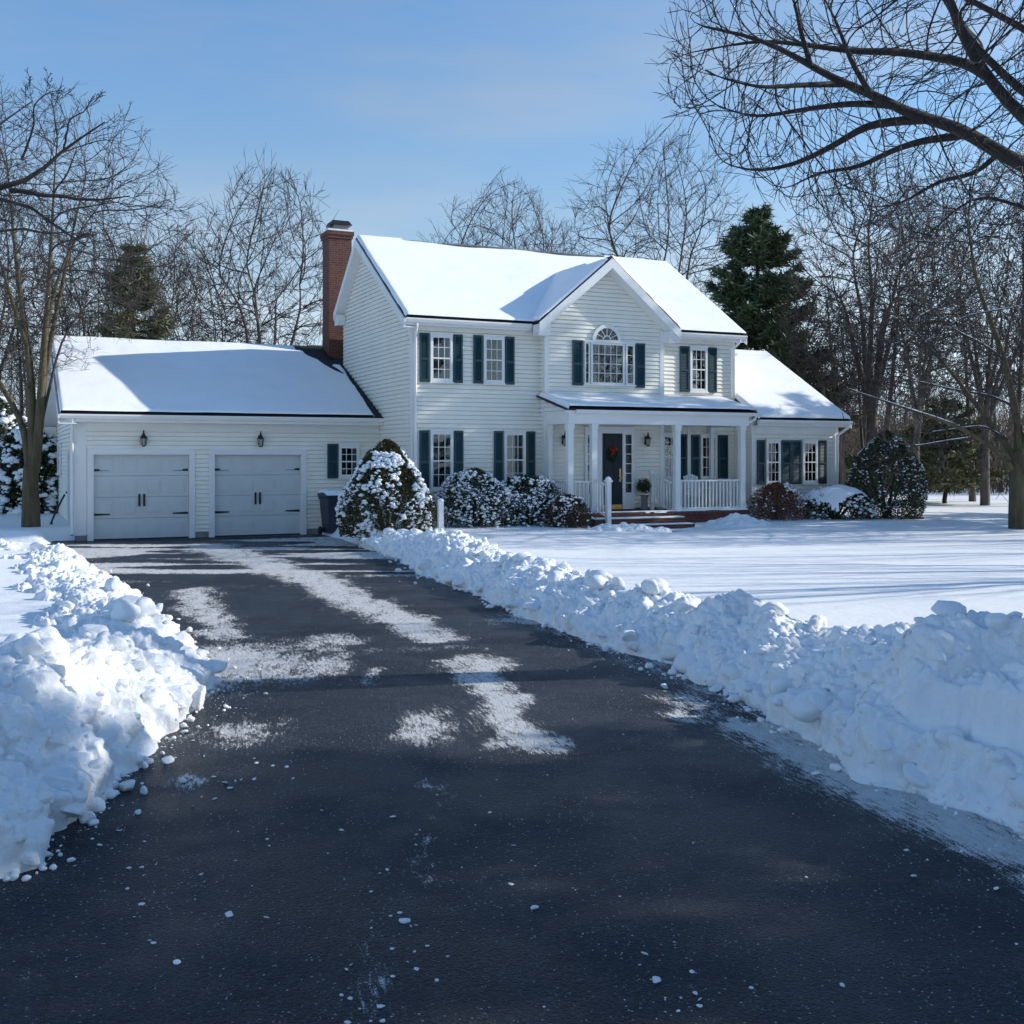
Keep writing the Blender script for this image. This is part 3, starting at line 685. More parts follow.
# front gable roof
gv = -3.674
bl, brr = BU0-.39, BU1+.39; bz0 = BRZ - (BMID-bl)*BSL
vin = lambda z: -3.21 + (z-6.227)/RS
bq = [[(bl,gv,bz0), (BMID,gv,BRZ), (BMID,vin(BRZ)+.1,BRZ), (bl,vin(bz0)+.08,bz0)], [(brr,gv,bz0), (BMID,gv,BRZ), (BMID,vin(BRZ)+.1,BRZ), (brr,vin(bz0)+.08,bz0)]]
grf = roof_deck('roof', bq, .05)
snow_sheet(grf, [(bl,gv,bz0), (bl,vin(bz0)+.1,bz0), (BMID,vin(BRZ)+.2,BRZ), (BMID,gv,BRZ)], .09, 3, 60, 80, lambda P, w: np.where(P[...,1] < -2.2, (BMID-P[...,0]) - .10 + w*.2, 9), (.0,.0,.05,.0), .05)
snow_sheet(grf, [(brr,vin(bz0)+.1,bz0), (brr,gv,bz0), (BMID,gv,BRZ), (BMID,vin(BRZ)+.2,BRZ)], .10, 4, 60, 80, None, (.0,.0,.05,.0), .05)
for s_, x in ((1, bl), (-1, brr)): rake(grf, (x,gv,bz0-.05), (BMID,gv,BRZ-.05), .30, .04, (0,-1,0))
m_ = MB()
for x, wx in ((bl, BU0), (brr, BU1)):
    m_.prism([(x,gv,bz0-.37), (BMID,gv,BRZ-.37), (BMID,BV-.005,BRZ-.37), (x,BV-.005,bz0-.37)], (0,0,.02))
    m_.box(min(x,wx), max(x,wx), gv+.02, BV+.02, bz0-.42, bz0-.09)
m_.build('soffit', M['trim'], grf)
m_ = MB()
for x in (BU0, BU1): m_.prism([(x,BV-.045,top(x)-.26), (BMID,BV-.045,top(BMID)-.26), (BMID,BV-.045,top(BMID)-.12), (x,BV-.045,top(x)-.12)], (0,.03,0))
m_.build('frieze_board', M['trim'], house)
# garage roof, running on behind the main block
ge = -.43
ga = [[(-.43,ge,groof(ge)), (MU0,ge,groof(ge)), (MU0,GRV,groof(GRV)), (-.43,GRV,groof(GRV))], [(-.43,11.23,groof(11.23)), (10.7,11.23,groof(11.23)), (10.7,GRV,groof(GRV)), (-.43,GRV,groof(GRV))],
      [(MU0,MVB+.05,groof(MVB+.05)), (10.7,MVB+.05,groof(MVB+.05)), (10.7,GRV,groof(GRV)), (MU0,GRV,groof(GRV))]]
gr = roof_deck('roof', ga)
def keep_g(P, w):
    u, v = P[...,0], P[...,1]; z = (MU0-u) - .30 + .04*v + w*.9
    ch = np.hypot((u-8.75)/1.15, (v-4.9)/1.15) - 1
    ch2 = np.hypot((u-8.1+(v-3.8)*.35)/.20, (v-3.6)/.7) - 1
    rd = np.where(u > 7.3, (GRV-v) - .35 + w, 9)
    return np.minimum(np.minimum(z, rd), np.minimum(ch, ch2)*.5 + w*.4)
snow_sheet(gr, [(-.43,ge-.02,groof(ge)), (MU0,ge-.02,groof(ge)), (MU0,GRV,groof(GRV)), (-.43,GRV,groof(GRV))], .11, 6, 260, 120, keep_g, (.0,.0,-.02,-.05), .08)
snow_sheet(gr, [(-.43,11.23,groof(11.23)), (10.7,11.23,groof(11.23)), (10.7,GRV,groof(GRV)), (-.43,GRV,groof(GRV))], .13, 7, 80, 40, None, (.03,.03,0,-.05))
rake(gr, (-.43,ge,groof(ge)-.05), (-.43,GRV,groof(GRV)-.05), .24); rake(gr, (-.43,11.23,groof(ge)-.05), (-.43,GRV,groof(GRV)-.05), .24)
m_ = MB()
for va in (ge, 11.23): m_.prism([(-.43,va,groof(va)-.30), (0,va,groof(va)-.30), (0,GRV,groof(GRV)-.30), (-.43,GRV,groof(GRV)-.30)], (0,0,.02))
m_.box(-.428, -.02, 10.6, 11.2, groof(11.23)-.5, groof(11.23)-.12); m_.box(-.428, -.03, ge+.03, -.03, groof(ge)-.30, groof(ge)-.115)
m_.build('soffit', M['trim'], gr)
fascia(gr, -.428, MU0-.02, ge+.03, groof(ge)-.02, .22, .40); gutter(gr, -.43, MU0-.01, ge+.03, groof(ge)-.03)
m_ = MB(); m_.box(.27, MU0-.02, -.05, -.001, 3.05, 3.28); m_.build('frieze_board', M['trim'], house)
downspout(house, [(-.10,ge,3.36), (-.12,ge+.05,3.22), (-.10,-.09,2.98), (-.10,-.09,.35), (-.12,-.3,.2)])
# wing roof
we = -4.205; wl = MU1+.02
wr = roof_deck('roof', [[(wl,we,wroof(we)), (23.41,we,wroof(we)), (23.41,WRV,WRZ), (wl,WRV,WRZ)], [(wl,4.6,wroof(4.6)), (23.41,4.6,wroof(4.6)), (23.41,WRV,WRZ), (wl,WRV,WRZ)]])
snow_sheet(wr, [(wl,we-.02,wroof(we)), (23.41,we-.02,wroof(we)), (23.41,WRV,WRZ), (wl,WRV,WRZ)], .13, 8, 120, 120, lambda P, w: np.minimum(np.hypot((P[...,0]-21.2)/.5, (P[...,1]+.15)/.16)-1, 9)*.3+w, (.02,.03,-.01,-.04), .06)
snow_sheet(wr, [(wl,4.6,wroof(4.6)), (23.41,4.6,wroof(4.6)), (23.41,WRV,WRZ), (wl,WRV,WRZ)], .13, 9, 60, 40, None, (.02,.03,0,-.04))
rake(wr, (23.41,we,wroof(we)-.05), (23.41,WRV,WRZ-.05), .22, .04, (1,0,0)); rake(wr, (23.41,4.6,wroof(4.6)-.05), (23.41,WRV,WRZ-.05), .22, .04, (1,0,0))
fascia(wr, wl, 23.40, we+.03, wroof(we)-.02, .2, .28); gutter(wr, wl, 23.42, we+.03, wroof(we)-.03)
m_ = MB(); m_.box(WU0+.1, WU1-.13, WV-.05, WV, 3.05, 3.3); m_.build('frieze_board', M['trim'], house)
downspout(house, [(WU1+.25,we,3.36), (WU1+.2,we+.05,3.24), (WU1-.06,WV-.08,3.0), (WU1-.06,WV-.08,.5)])

# ---- chimney
ch = MB(); ch.box(8.36, 9.16, 4.58, 5.42, 4.6, 9.82); ch.box(8.32, 9.20, 4.54, 5.46, 9.82, 9.92); ch.box(8.29, 9.23, 4.51, 5.49, 9.92, 10.06)
chim = ch.build('chimney', M['brick'], house)
m_ = MB(); m_.box(8.32, 9.20, 4.54, 5.46, 10.06, 10.12); m_.build('crown', M['snow'], chim)
m_ = MB(); m_.box(8.58, 9.08, 4.72, 5.26, 10.12, 10.32); m_.build('flue', M['concrete'], chim)
m_ = MB(); m_.prism([(8.44,4.62,10.30), (9.20,4.62,10.30), (9.10,4.72,10.46), (8.54,4.72,10.46)], (0,.72,0)); m_.build('chimney_cap', M['iron'], chim)
m_ = MB(); m_.prism([(8.3,4.3,groof(4.3)+.02), (8.46,4.4,groof(4.4)+.02), (8.46,5.4,groof(5.4)+.02), (8.3,5.4,groof(5.4)+.02)], (0,0,.03)); m_.build('flashing', M['iron'], chim)

# ---- windows: frame, glass, glazing bars, what is behind the glass
def window(u0, u1, z0, z1, v, nx=3, ny=4, sash=True, curt=.0, parent=house, normal='v', rows=None, fw=.06):
    w = MB(); P = .06
    def bx(m, a, b, p0, p1, c, d):
        if normal == 'v': m.box(a, b, v-p1, v-p0, c, d)
        else: m.box(v-p1, v-p0, a, b, c, d)
    bx(w, u0, u0+fw, 0, P, z0, z1); bx(w, u1-fw, u1, 0, P, z0, z1)
    bx(w, u0+fw, u1-fw, 0, P, z1-fw, z1); bx(w, u0+fw, u1-fw, 0, P, z0, z0+fw*.8)
    bx(w, u0-.03, u1+.03, 0, P+.03, z0-.05, z0-.002); bx(w, u0-.02, u1+.02, 0, P+.02, z1+.002, z1+.05)
    o = w.build('window', M['trim'], parent)
    a, b, c, d = u0+fw, u1-fw, z0+fw*.8, z1-fw; mid = (c+d)/2
    g = MB(); bx(g, a, b, .030, .034, c, d); g.build('pane', M['glass'], o)
    r = MB(); bx(r, a, b, .002, .004+.014, c, d); r.build('dark_backing', M['dark_backing'], o)
    k = MB(); t = .0085
    if sash:
        bx(k, a, b, .036, .054, mid-.02, mid+.02)
        bx(k, a, a+.024, .036, .048, c, d); bx(k, b-.024, b, .036, .048, c, d); bx(k, a+.024, b-.024, .036, .048, c, c+.045); bx(k, a+.024, b-.024, .036, .048, d-.035, d)
    for i in range(1, nx): x = a + (b-a)*i/nx; bx(k, x-t, x+t, .036, .046, c, d)
    for j in range(1, ny):
        if sash and 2*j == ny: continue
        z = c + (d-c)*j/ny; bx(k, a, b, .036, .044, z-t, z+t)
    k.build('glazing_bars', M['trim'], o)
    if curt > 0:
        for s0, s1 in ((a, a+(b-a)*curt), (b-(b-a)*curt, b)):
            q = MB(); n = 10
            for i in range(n):
                x0, x1 = s0+(s1-s0)*i/n, s0+(s1-s0)*(i+1)/n; h = .021 + .004*(i % 2)
                bx(q, x0, x1, .0185, h, c, d)
            q.build('curtain', M['curtain'], o)
    return o
def shutter(u0, u1, z0, z1, v, louvre=True):
    m = MB(); T = .045; e_ = .055
    m.box(u0, u0+e_, v-T, v-.004, z0, z1); m.box(u1-e_, u1, v-T, v-.004, z0, z1)
    zm = z0 + (z1-z0)*.47
    for a, b in ((z0, z0+.08), (zm-.035, zm+.035), (z1-.07, z1)): m.box(u0+e_, u1-e_, v-T, v-.004, a, b)
    for a, b in ((z0+.08, zm-.035), (zm+.035, z1-.07)):
        n = max(3, int((b-a)/.045))
        for i in range(n):
            c = a + (b-a)*(i+.5)/n; h = (b-a)/n*.62
            m.poly((u0+e_, v-.038, c-h), (u1-e_, v-.038, c-h), (u1-e_, v-.010, c+h), (u0+e_, v-.010, c+h))
    m.box(u0+e_, u1-e_, v-.008, v-.004, z0+.08, z1-.07)
    return m.build('shutter', M['shutter'], house)
MW = MV - .018
def win_sh(u0, u1, s0, s1, z0, z1, v, **k):
    window(u0, u1, z0, z1, v, **k); shutter(s0, u0-.035, z0-.02, z1+.02, v); shutter(u1+.035, s1, z0-.02, z1+.02, v)
win_sh(9.22, 9.89, 8.90, 10.21, 4.45, 5.80, MW, curt=.42)
win_sh(10.87, 11.52, 10.55, 11.85, 4.45, 5.81, MW, curt=.25)
win_sh(9.22, 9.91, 8.90, 10.23, 1.36, 3.04, MW, ny=4, curt=.36)
win_sh(11.52, 12.21, 11.20, 12.53, 1.40, 3.04, MW, ny=4, curt=.2)
win_sh(17.97, 18.62, 17.60, 18.99, 4.38, 5.78, MW, curt=0)
# porch windows
shutter(16.81, 16.93, 1.60, 3.02, MW); window(16.95, 17.45, 1.6, 3.02, MW); shutter(17.49, 17.86, 1.60, 3.02, MW)
shutter(18.02, 18.33, 1.60, 3.0, MW); window(18.37, 18.98, 1.6, 3.0, MW); shutter(19.05, 19.42, 1.60, 3.0, MW)
m_ = MB(); m_.box(17.88, 18.0, MV-.05, MV, .74, 3.25); m_.build('trim_board', M['trim'], house)
# wing windows
WW = WV - .018
shutter(19.86, 20.16, 1.43, 2.84, WW); window(20.2, 20.76, 1.45, 2.83, WW, curt=.3); shutter(20.80, 21.2, 1.43, 2.84, WW); shutter(21.22, 21.60, 1.43, 2.84, WW); window(21.65, 22.24, 1.45, 2.83, WW, curt=.35); shutter(22.30, 22.62, 1.43, 2.84, WW)
# garage window and the little one on its side
shutter(7.04, 7.36, 1.66, 2.70, -.018); window(7.39, 8.02, 1.68, 2.66, -.018, nx=3, ny=4, curt=0)
window(7.4, 8.9, 1.75, 2.75, -.018, nx=4, ny=4, normal='u', curt=0)
# the arched window of the gable
BW = BV - .018
shutter(13.60, 13.94, 4.44, 5.79, BW); shutter(15.77, 16.10, 4.42, 5.78, BW)
window(14.21, 15.37, 4.50, 5.74, BW, nx=5, ny=4, sash=False, curt=.12)
window(13.99, 14.17, 4.50, 5.74, BW, nx=1, ny=4, sash=False, curt=0, fw=.04); window(15.41, 15.73, 4.50, 5.74, BW, nx=1, ny=4, sash=False, curt=0, fw=.06)
ac, az, r1 = 14.76, 5.80, .50
m_ = MB(); N_ = 20
for i in range(N_):
    a0, a1 = math.pi*i/N_, math.pi*(i+1)/N_
    pt = lambda r, a: (ac - math.cos(a)*r, BW-.06, az + math.sin(a)*r)
    m_.prism([pt(r1-.11, a0), pt(r1, a0), pt(r1, a1), pt(r1-.11, a1)], (0,.06,0))
m_.box(ac-r1, ac+r1, BW-.062, BW, az-.05, az+.03)
aw = m_.build('window', M['trim'], house)
arc = [(ac - math.cos(math.pi*i/N_)*(r1-.10), az + .02 + math.sin(math.pi*i/N_)*(r1-.11)) for i in range(N_+1)]
m_ = MB(); m_.prism([(x, BW-.036, z) for x, z in arc], (0,.004,0)); m_.build('pane', M['glass'], aw)
m_ = MB(); m_.prism([(x, BW-.016, z) for x, z in arc], (0,.012,0)); m_.build('dark_backing', M['dark_backing'], aw)
m_ = MB()
for a in (30, 60, 90, 120, 150):
    a = R(a); m_.tube([(ac-math.cos(a)*.10, BW-.042, az+.03+math.sin(a)*.10), (ac-math.cos(a)*(r1-.1), BW-.042, az+math.sin(a)*(r1-.1))], .011, 6)
m_.tube([(ac-math.cos(math.pi*i/10)*.13, BW-.042, az+.03+math.sin(math.pi*i/10)*.13) for i in range(11)], .014, 6)
m_.build('glazing_bars', M['trim'], aw)

# ---- garage doors
def garage_door(u0, u1):
    f = MB(); P = .05; tw = .16
    f.box(u0-tw, u0, -P, .10, 0.0, DT+.16); f.box(u1, u1+tw, -P, .10, 0.0, DT+.16); f.box(u0, u1, -P, .10, DT, DT+.16)
    f.build('door_trim', M['trim'], house)
    m = MB(); y = .085; ns = 4; h = DT/ns
    for k in range(ns):
        z0, z1 = k*h+.003, (k+1)*h-.003
        m.box(u0+.005, u1-.005, y, y+.04, z0, z1)
        w = (u1-u0)/4
        for i in range(4):
            a, b = u0+i*w+.12, u0+(i+1)*w-.12
            m.box(a, b, y-.010, y+.002, z0+.10, z1-.10)
            m.box(a+.05, b-.05, y-.018, y-.008, z0+.15, z1-.15)
    d = m.build('garage_door', M['gdoor'], house, bevel=.006)
    for z in (.69, 1.92):
        for a, b in ((u0+.02, u0+.44), (u1-.44, u1-.02)):
            s_ = MB(); z_ = z + .02; l = a if a < (u0+u1)/2 else b; t_ = b if l == a else a
            s_.prism([(l, y-.012, z_-.035), (t_, y-.012, z_-.018), (t_, y-.012, z_+.018), (l, y-.012, z_+.035)], (0, .012, 0)); s_.build('hinge_strap', M['iron'], d)
    for x in ((u0+u1)/2-.065, (u0+u1)/2+.065):
        s_ = MB(); s_.tube([(x, y-.005, .95), (x, y-.05, .98), (x, y-.05, 1.21), (x, y-.005, 1.24)], .020, 6); s_.box(x-.028, x+.028, y-.014, y, .92, 1.27); s_.build('handle', M['iron'], d)
    s_ = MB(); s_.box(u0, u1, y-.012, y+.04, 0, .035); s_.build('bottom_seal', M['rubber'], d)
for a, b in D: garage_door(a, b)
m_ = MB(); m_.box(-.05, -.004, 2.1, 3.05, .2, 2.55); sd_ = m_.build('side_door', M['trim'], house)
m_ = MB(); m_.box(-.065, -.05, 2.2, 2.95, .22, 2.44); m_.build('door_panel', M['gdoor'], sd_)
m_ = MB(); m_.tube([(-.07,2.9,1.25), (-.11,2.9,1.25)], .03, 8); m_.build('handle', M['iron'], sd_)

# ---- lanterns
def lantern(u, v, z, s=1.0):
    m = MB(); m.box(u-.05*s, u+.05*s, v-.02, v, z+.02*s, z+.30*s); m.tube([(u, v, z+.22*s), (u, v-.10*s, z+.30*s), (u, v-.14*s, z+.24*s)], .012*s, 6)
    c = (u, v-.14*s, z); m.lathe(c, [(.02*s, -.04*s), (.05*s, -.02*s), (.065*s, 0)], 8); m.lathe(c, [(.115*s, .20*s), (.05*s, .28*s), (.045*s, .30*s), (.02*s, .36*s), (.022*s, .39*s), (0, .44*s)], 8)
    for k in range(6):
        a = k*math.pi/3; m.tube([(c[0]+math.cos(a)*.062*s, c[1]+math.sin(a)*.062*s, z), (c[0]+math.cos(a)*.09*s, c[1]+math.sin(a)*.09*s, z+.20*s)], .008*s, 4)
    o = m.build('wall_lantern', M['iron'], house)
    g = MB(); g.lathe(c, [(.052*s, .005*s), (.078*s, .195*s)], 8); g.build('lamp_glass', M['glow'], o)
lantern(1.76, -.016, 2.63); lantern(5.02, -.016, 2.63); lantern(13.3, BV-.016, 2.66, .95); lantern(16.15, BV-.016, 2.66, .95)

# ---- porch
PU0, PU1 = 12.58, 19.17
pt_, pe_ = 4.133, 3.673
pq = [(PU0,PV,pe_), (PU1,PV,pe_), (PU1,MV-.02,pt_), (PU0,MV-.02,pt_)]
pr_ = roof_deck('roof', [pq], .05)
snow_sheet(pr_, [(PU0,PV-.02,pe_), (PU1,PV-.02,pe_), (PU1,MV-.02,pt_), (PU0,MV-.02,pt_)], .13, 12, 220, 50, None, (.06,.03,-.02,.05), .06)
m_ = MB(); m_.box(PU0+.12, PU1-.28, PV+.06, PV+.28, 3.25, 3.58); m_.box(PU0+.12, PU0+.3, PV+.28, BV-.03, 3.25, 3.58); m_.box(PU1-.46, PU1-.28, PV+.28, MV-.03, 3.25, 3.58)
m_.build('porch_beam', M['trim'], house)
m_ = MB(); siding(m_, (PU0+.12, 0, 0), VY, NU, [(PV+.06, 3.56), (MV-.02, 3.56), (MV-.02, 4.02), (PV+.06, 3.60)])
siding(m_, (PU1-.28, 0, 0), VY, UX, [(PV+.06, 3.56), (MV-.02, 3.56), (MV-.02, 4.02), (PV+.06, 3.60)]); m_.build('porch_cheek', M['trim'], house)
m_ = MB(); m_.box(PU0+.31, PU1-.47, PV+.29, BV-.03, 3.50, 3.53); m_.build('porch_ceiling', M['trim'], house)
fascia(pr_, PU0+.01, PU1-.01, PV+.03, pe_-.02, .10, .06); gutter(pr_, PU0+.3, PU1, PV+.03, pe_-.03, .1, .10)
downspout(house, [(PU1-.05,PV+.0,3.56), (PU1-.06,PV+.06,3.45), (PU1-.34,PV+.12,3.30)])
PB0, PB1 = 12.66, 18.86
m_ = MB(); m_.box(PB0+.05, PB1-.05, PV+.06, BV-.02, 0, .60); m_.build('porch_base', M['brick'], house)
m_ = MB(); m_.box(PB0, PB1, PV, BV-.02, .604, .70); fl = m_.build('porch_floor', M['brick'], house)
snow_sheet(fl, [(PB0,PV,.70), (13.5,PV,.70), (13.5,PV+.5,.70), (PB0,PV+.5,.70)], .05, 31, 30, 20, None, (.01,.05,.0,.0), .1)
snow_sheet(fl, [(13.5,PV-.01,.70), (16.3,PV-.01,.70), (16.3,PV+.3,.70), (13.5,PV+.3,.70)], .03, 36, 60, 14, None, (.01,.05,.0,.0), .1)
snow_sheet(fl, [(16.2,PV,.70), (PB1,PV,.70), (PB1,PV+.6,.70), (16.2,PV+.6,.70)], .05, 32, 60, 20, None, (.05,.01,.0,.0), .1)
for k, (z, v0, v1, ua, ub) in enumerate(((.545, PV-.36, PV+.055, 13.32, 16.35), (.37, PV-.72, PV-.364, 13.32, 16.4), (.215, PV-1.08, PV-.724, 13.32, 16.45))):
    m_ = MB(); m_.box(ua, ub, v0, v1, -.05, z); st = m_.build('step', M['brick'], house)
    snow_sheet(st, [(ua,v0,z), (ub,v0,z), (ub,v1,z), (ua,v1,z)], .035, 40+k, 60, 12, None, (.02,.02,.01,.06), .12)
def column(u, v, z0, z1=3.25, w=.17, cap=True):
    m = MB(); m.box(u-w/2, u+w/2, v-w/2, v+w/2, z0+.16, z1-.14); m.box(u-w/2-.022, u+w/2+.022, v-w/2-.022, v+w/2+.022, z0, z0+.16); m.box(u-w/2-.022, u+w/2+.022, v-w/2-.022, v+w/2+.022, z1-.14, z1-.003)
    m.build('porch_column', M['trim'], house)
pv_ = PV + .17
for u, z in ((12.78, .702), (13.55, .702), (16.36, .702), (18.70, .702)): column(u, pv_, z)
column(12.80, BV-.12, .702, 3.25, .12); column(18.72, MV-.14, .702, 3.25, .12)
def railing(a, b, ha=.92, low=.10, n=None):
    a, b = V3(a), V3(b); m = MB(); d = (b-a); L = d.length; k = d.normalized(); sdv_ = k.cross(V3((0,0,1))).normalized()
    bot = None
    for h, w, t in ((ha, .035, .05), (low, .025, .04)):
        m = MB(); p = [a + V3((0,0,h-t)) - sdv_*w, a + V3((0,0,h-t)) + sdv_*w, a + V3((0,0,h)) + sdv_*w, a + V3((0,0,h)) - sdv_*w]
        m.prism(p, d)
        if h == ha: o = m.build('railing', M['trim'], house)
        else: m.build('bottom_rail', M['trim'], o)
    n = n or int(L/.125)
    for i in range(n):
        p = a + d*((i+.5)/n); q = MB(); q.box(p.x-.018, p.x+.018, p.y-.018, p.y+.018, p.z+low+.002, p.z+ha-.052); q.build('baluster', M['trim'], o)
railing((12.88, pv_, .70), (13.45, pv_, .70)); railing((16.46, pv_, .70), (18.60, pv_, .70)); railing((18.72, pv_+.1, .70), (18.72, MV-.22, .70))
railing((12.80, pv_+.1, .70), (12.80, BV-.2, .70))
railing((13.57, pv_-.09, .70), (13.68, PV-.40, .54), .98); railing((16.14, pv_+.93, .86), (16.33, pv_+.09, .60), .94)
def newel(u, v, z0, z1, w=.13):
    m = MB(); m.box(u-w/2, u+w/2, v-w/2, v+w/2, z0, z1); m.box(u-w/2-.03, u+w/2+.03, v-w/2-.03, v+w/2+.03, z1, z1+.05); o = m.build('newel_post', M['trim'], house)
    c = MB(); c.lathe((u, v, z1+.05), [(.088, 0), (.09, .03), (.07, .07), (.03, .10), (0, .11)], 10); c.build('snow_cap', M['snow'], o, True)
newel(13.70, PV-.42, .37, 1.60); newel(16.12, pv_+1.0, .702, 1.76, .10)
# front door with side lights
d0, d1 = 14.59, 15.30
m_ = MB(); B_ = BV-.018
for a, b in ((14.02, 14.10), (14.32, d0), (d1, 15.40), (15.62, 15.72)): m_.box(a, b, B_-.06, B_, .72, 3.08)
m_.box(14.02, 15.72, B_-.075, B_, 3.08, 3.22)
for a, b in ((14.10, 14.32), (15.40, 15.62)): m_.box(a, b, B_-.055, B_, .72, 1.22); m_.box(a, b, B_-.055, B_, 2.98, 3.08)
m_.box(14.10, 15.62, B_-.05, B_, 3.02, 3.08); fr_ = m_.build('door_surround', M['trim'], house)
for a, b in ((14.10, 14.32), (15.40, 15.62)):
    m_ = MB(); m_.box(a, b, B_-.034, B_-.03, 1.22, 2.98); sl_ = m_.build('side_light', M['glass'], house)
    m_ = MB(); m_.box(a, b, B_-.02, B_-.004, 1.22, 2.98); m_.build('dark_backing', M['dark_backing'], sl_)
    m_ = MB()
    for i in range(1, 6): z = 1.22+(1.76)*i/6; m_.box(a, b, B_-.044, B_-.036, z-.012, z+.012)
    m_.build('glazing_bars', M['trim'], sl_)
m_ = MB(); m_.box(d0+.005, d1-.005, B_-.03, B_-.005, .80, 3.015)
for a, b in ((d0+.10, (d0+d1)/2-.04), ((d0+d1)/2+.04, d1-.10)):
    for z0, z1 in ((.95, 1.55), (1.68, 2.4), (2.52, 2.88)): m_.box(a, b, B_-.04, B_-.028, z0, z1)
fd = m_.build('front_door', M['ddoor'], house, bevel=.004)
m_ = MB(); m_.tube([(d1-.08, B_-.03, 1.66), (d1-.08, B_-.09, 1.66)], .03, 8); m_.box(d1-.11, d1-.05, B_-.04, B_-.028, 1.55, 1.95); m_.build('handle', M['gold'], fd)
m_ = MB(); m_.box(d0, d1, B_-.045, B_-.03, .72, .86); m_.build('kick_plate', M['gold'], fd)

# ---- things about the house
g_ = empty('wreath', W((d0+d1)/2, B_-.045, 2.42), HA, 'small wreath with a red bow hanging on the dark front door', 'wreath')
rr_ = random.Random(3); m_ = MB()
for i in range(420):
    a = rr_.uniform(0, 6.283); r = .15 + rr_.gauss(0, .03); c = V3((math.cos(a)*r, -.03+rr_.gauss(0, .02), math.sin(a)*r - .06)); t = V3((rr_.gauss(0,1), rr_.gauss(0,.6), rr_.gauss(0,1))).normalized()*.05; s_ = t.orthogonal().normalized()*.012
    m_.poly(c-s_, c+s_, c+t)
m_.build('greenery', M['wgreen'], g_)
m_ = MB()
for sgn in (-1, 1):
    m_.tube([(0,-.06,.12), (sgn*.06,-.085,.17), (sgn*.12,-.07,.13), (sgn*.06,-.08,.09), (0,-.06,.11)], [.02,.03,.035,.03,.02], 6)
    m_.tube([(0,-.06,.11), (sgn*.03,-.07,.02), (sgn*.05,-.06,-.06)], [.02,.022,.018], 5)
m_.build('bow', M['bow'], g_, True)
# porch chair
ch_ = empty('porch_chair', W(17.75, -3.75, .70), HA, 'white slatted armchair on the porch behind the railing', 'chair')
m_ = MB()
for i in range(6): m_.box(-.28, .28, -.26+i*.085, -.26+i*.085+.07, .40, .425)
m_.build('seat', M['trim'], ch_)
m_ = MB()
for i in range(6): x = -.26+i*.09; m_.prism([(x,.26,.42), (x+.07,.26,.42), (x+.07,.40,1.08-abs(i-2.5)*.03), (x,.40,1.08-abs(i-2.5)*.03)], (0,.02,0))
m_.box(-.28,.28,.30,.335,.60,.66); m_.build('backrest', M['trim'], ch_)
for sgn in (-1, 1):
    for y, h in ((-.24, .62), (.24, .62)):
        m_ = MB(); m_.box(sgn*.29-.025, sgn*.29+.025, y-.025, y+.025, 0, h); m_.build('leg', M['trim'], ch_)
    m_ = MB(); m_.box(sgn*.30-.05, sgn*.30+.05, -.32, .34, .62, .645); m_.build('armrest', M['trim'], ch_)
# planter by the door
pl_ = empty('planter', W(15.95, -3.55, .70), HA, 'dark round potted plant on a pale stand beside the porch stair rail', 'planter')
m_ = MB(); m_.lathe((0,0,0), [(.13,0), (.11,.05), (.09,.3), (.12,.42), (.15,.45)], 12); m_.build('stand', M['concrete'], pl_, True)
m_ = MB()
for i in range(700):
    d = V3((rr_.gauss(0,1), rr_.gauss(0,1), rr_.gauss(0,1))).normalized()*(.24*rr_.random()**.4); c = V3((0,0,.72)) + d; t = V3((rr_.gauss(0,1), rr_.gauss(0,1), rr_.gauss(0,1))).normalized()*.07; s_ = t.orthogonal().normalized()*.02
    m_.poly(c-s_, c+s_, c+t)
m_.build('foliage', M['leafd'], pl_)
# wheeled bin
bn = empty('wheeled_bin', (W(7.05,-.75).x, W(7.05,-.75).y, .02), HA+R(6), 'navy wheeled rubbish bin with snow on its lid beside the garage', 'bin')
m_ = MB()
lo = [(-.26,-.28,.06), (.26,-.28,.06), (.26,.28,.06), (-.26,.28,.06)]; hi = [(-.34,-.38,1.10), (.34,-.38,1.10), (.34,.36,1.10), (-.34,.36,1.10)]
m_.add(lo+hi, [(3,2,1,0), (4,5,6,7), (0,1,5,4), (1,2,6,5), (2,3,7,6), (3,0,4,7)]); m_.box(-.36,.36,-.40,.38,1.04,1.10)
m_.build('body', M['plastic'], bn, bevel=.02)
m_ = MB(); m_.prism([(-.38,-.43,1.105), (-.38,.40,1.105), (-.38,.38,1.22), (-.38,0,1.25), (-.38,-.36,1.18)], (.76,0,0)); m_.build('lid', M['plastic'], bn, bevel=.02)
m_ = MB(); m_.tube([(-.30,.44,1.12), (.30,.44,1.12)], .02, 8); m_.build('handle', M['plastic'], bn)
for sgn in (-1, 1):
    m_ = MB(); m_.tube([(sgn*.30,.30,.12), (sgn*.35,.30,.12)], .12, 14); m_.build('wheel', M['rubber'], bn)
sn_ = snow_sheet(bn, [(-.37,-.40,1.20), (.37,-.40,1.20), (.37,.39,1.24), (-.37,.39,1.24)], .09, 50, 30, 30, None, (.02,.02,.02,.02), .05)
# hose on its stand by the garage corner
hz = empty('garden_hose', (W(-.35, 2.6).x, W(-.35, 2.6).y, .05), HA, 'black hose hung in a loop beside the side door of the garage', 'hose')
m_ = MB(); m_.tube([(.2,0,1.15), (.12,-.05,1.0), (-.1,-.25,.55), (-.22,-.4,.25), (-.2,-.6,.12), (.0,-1.0,.16), (.18,-1.4,.10), (.1,-1.75,.03), (-.25,-1.8,.03), (-.45,-1.5,.03)], .028, 8); m_.build('hose_loop', M['rubber'], hz, True)
m_ = MB(); m_.tube([(-.16,-.45,0), (-.16,-.45,.35)], .02, 6); m_.build('stake', M['iron'], hz)
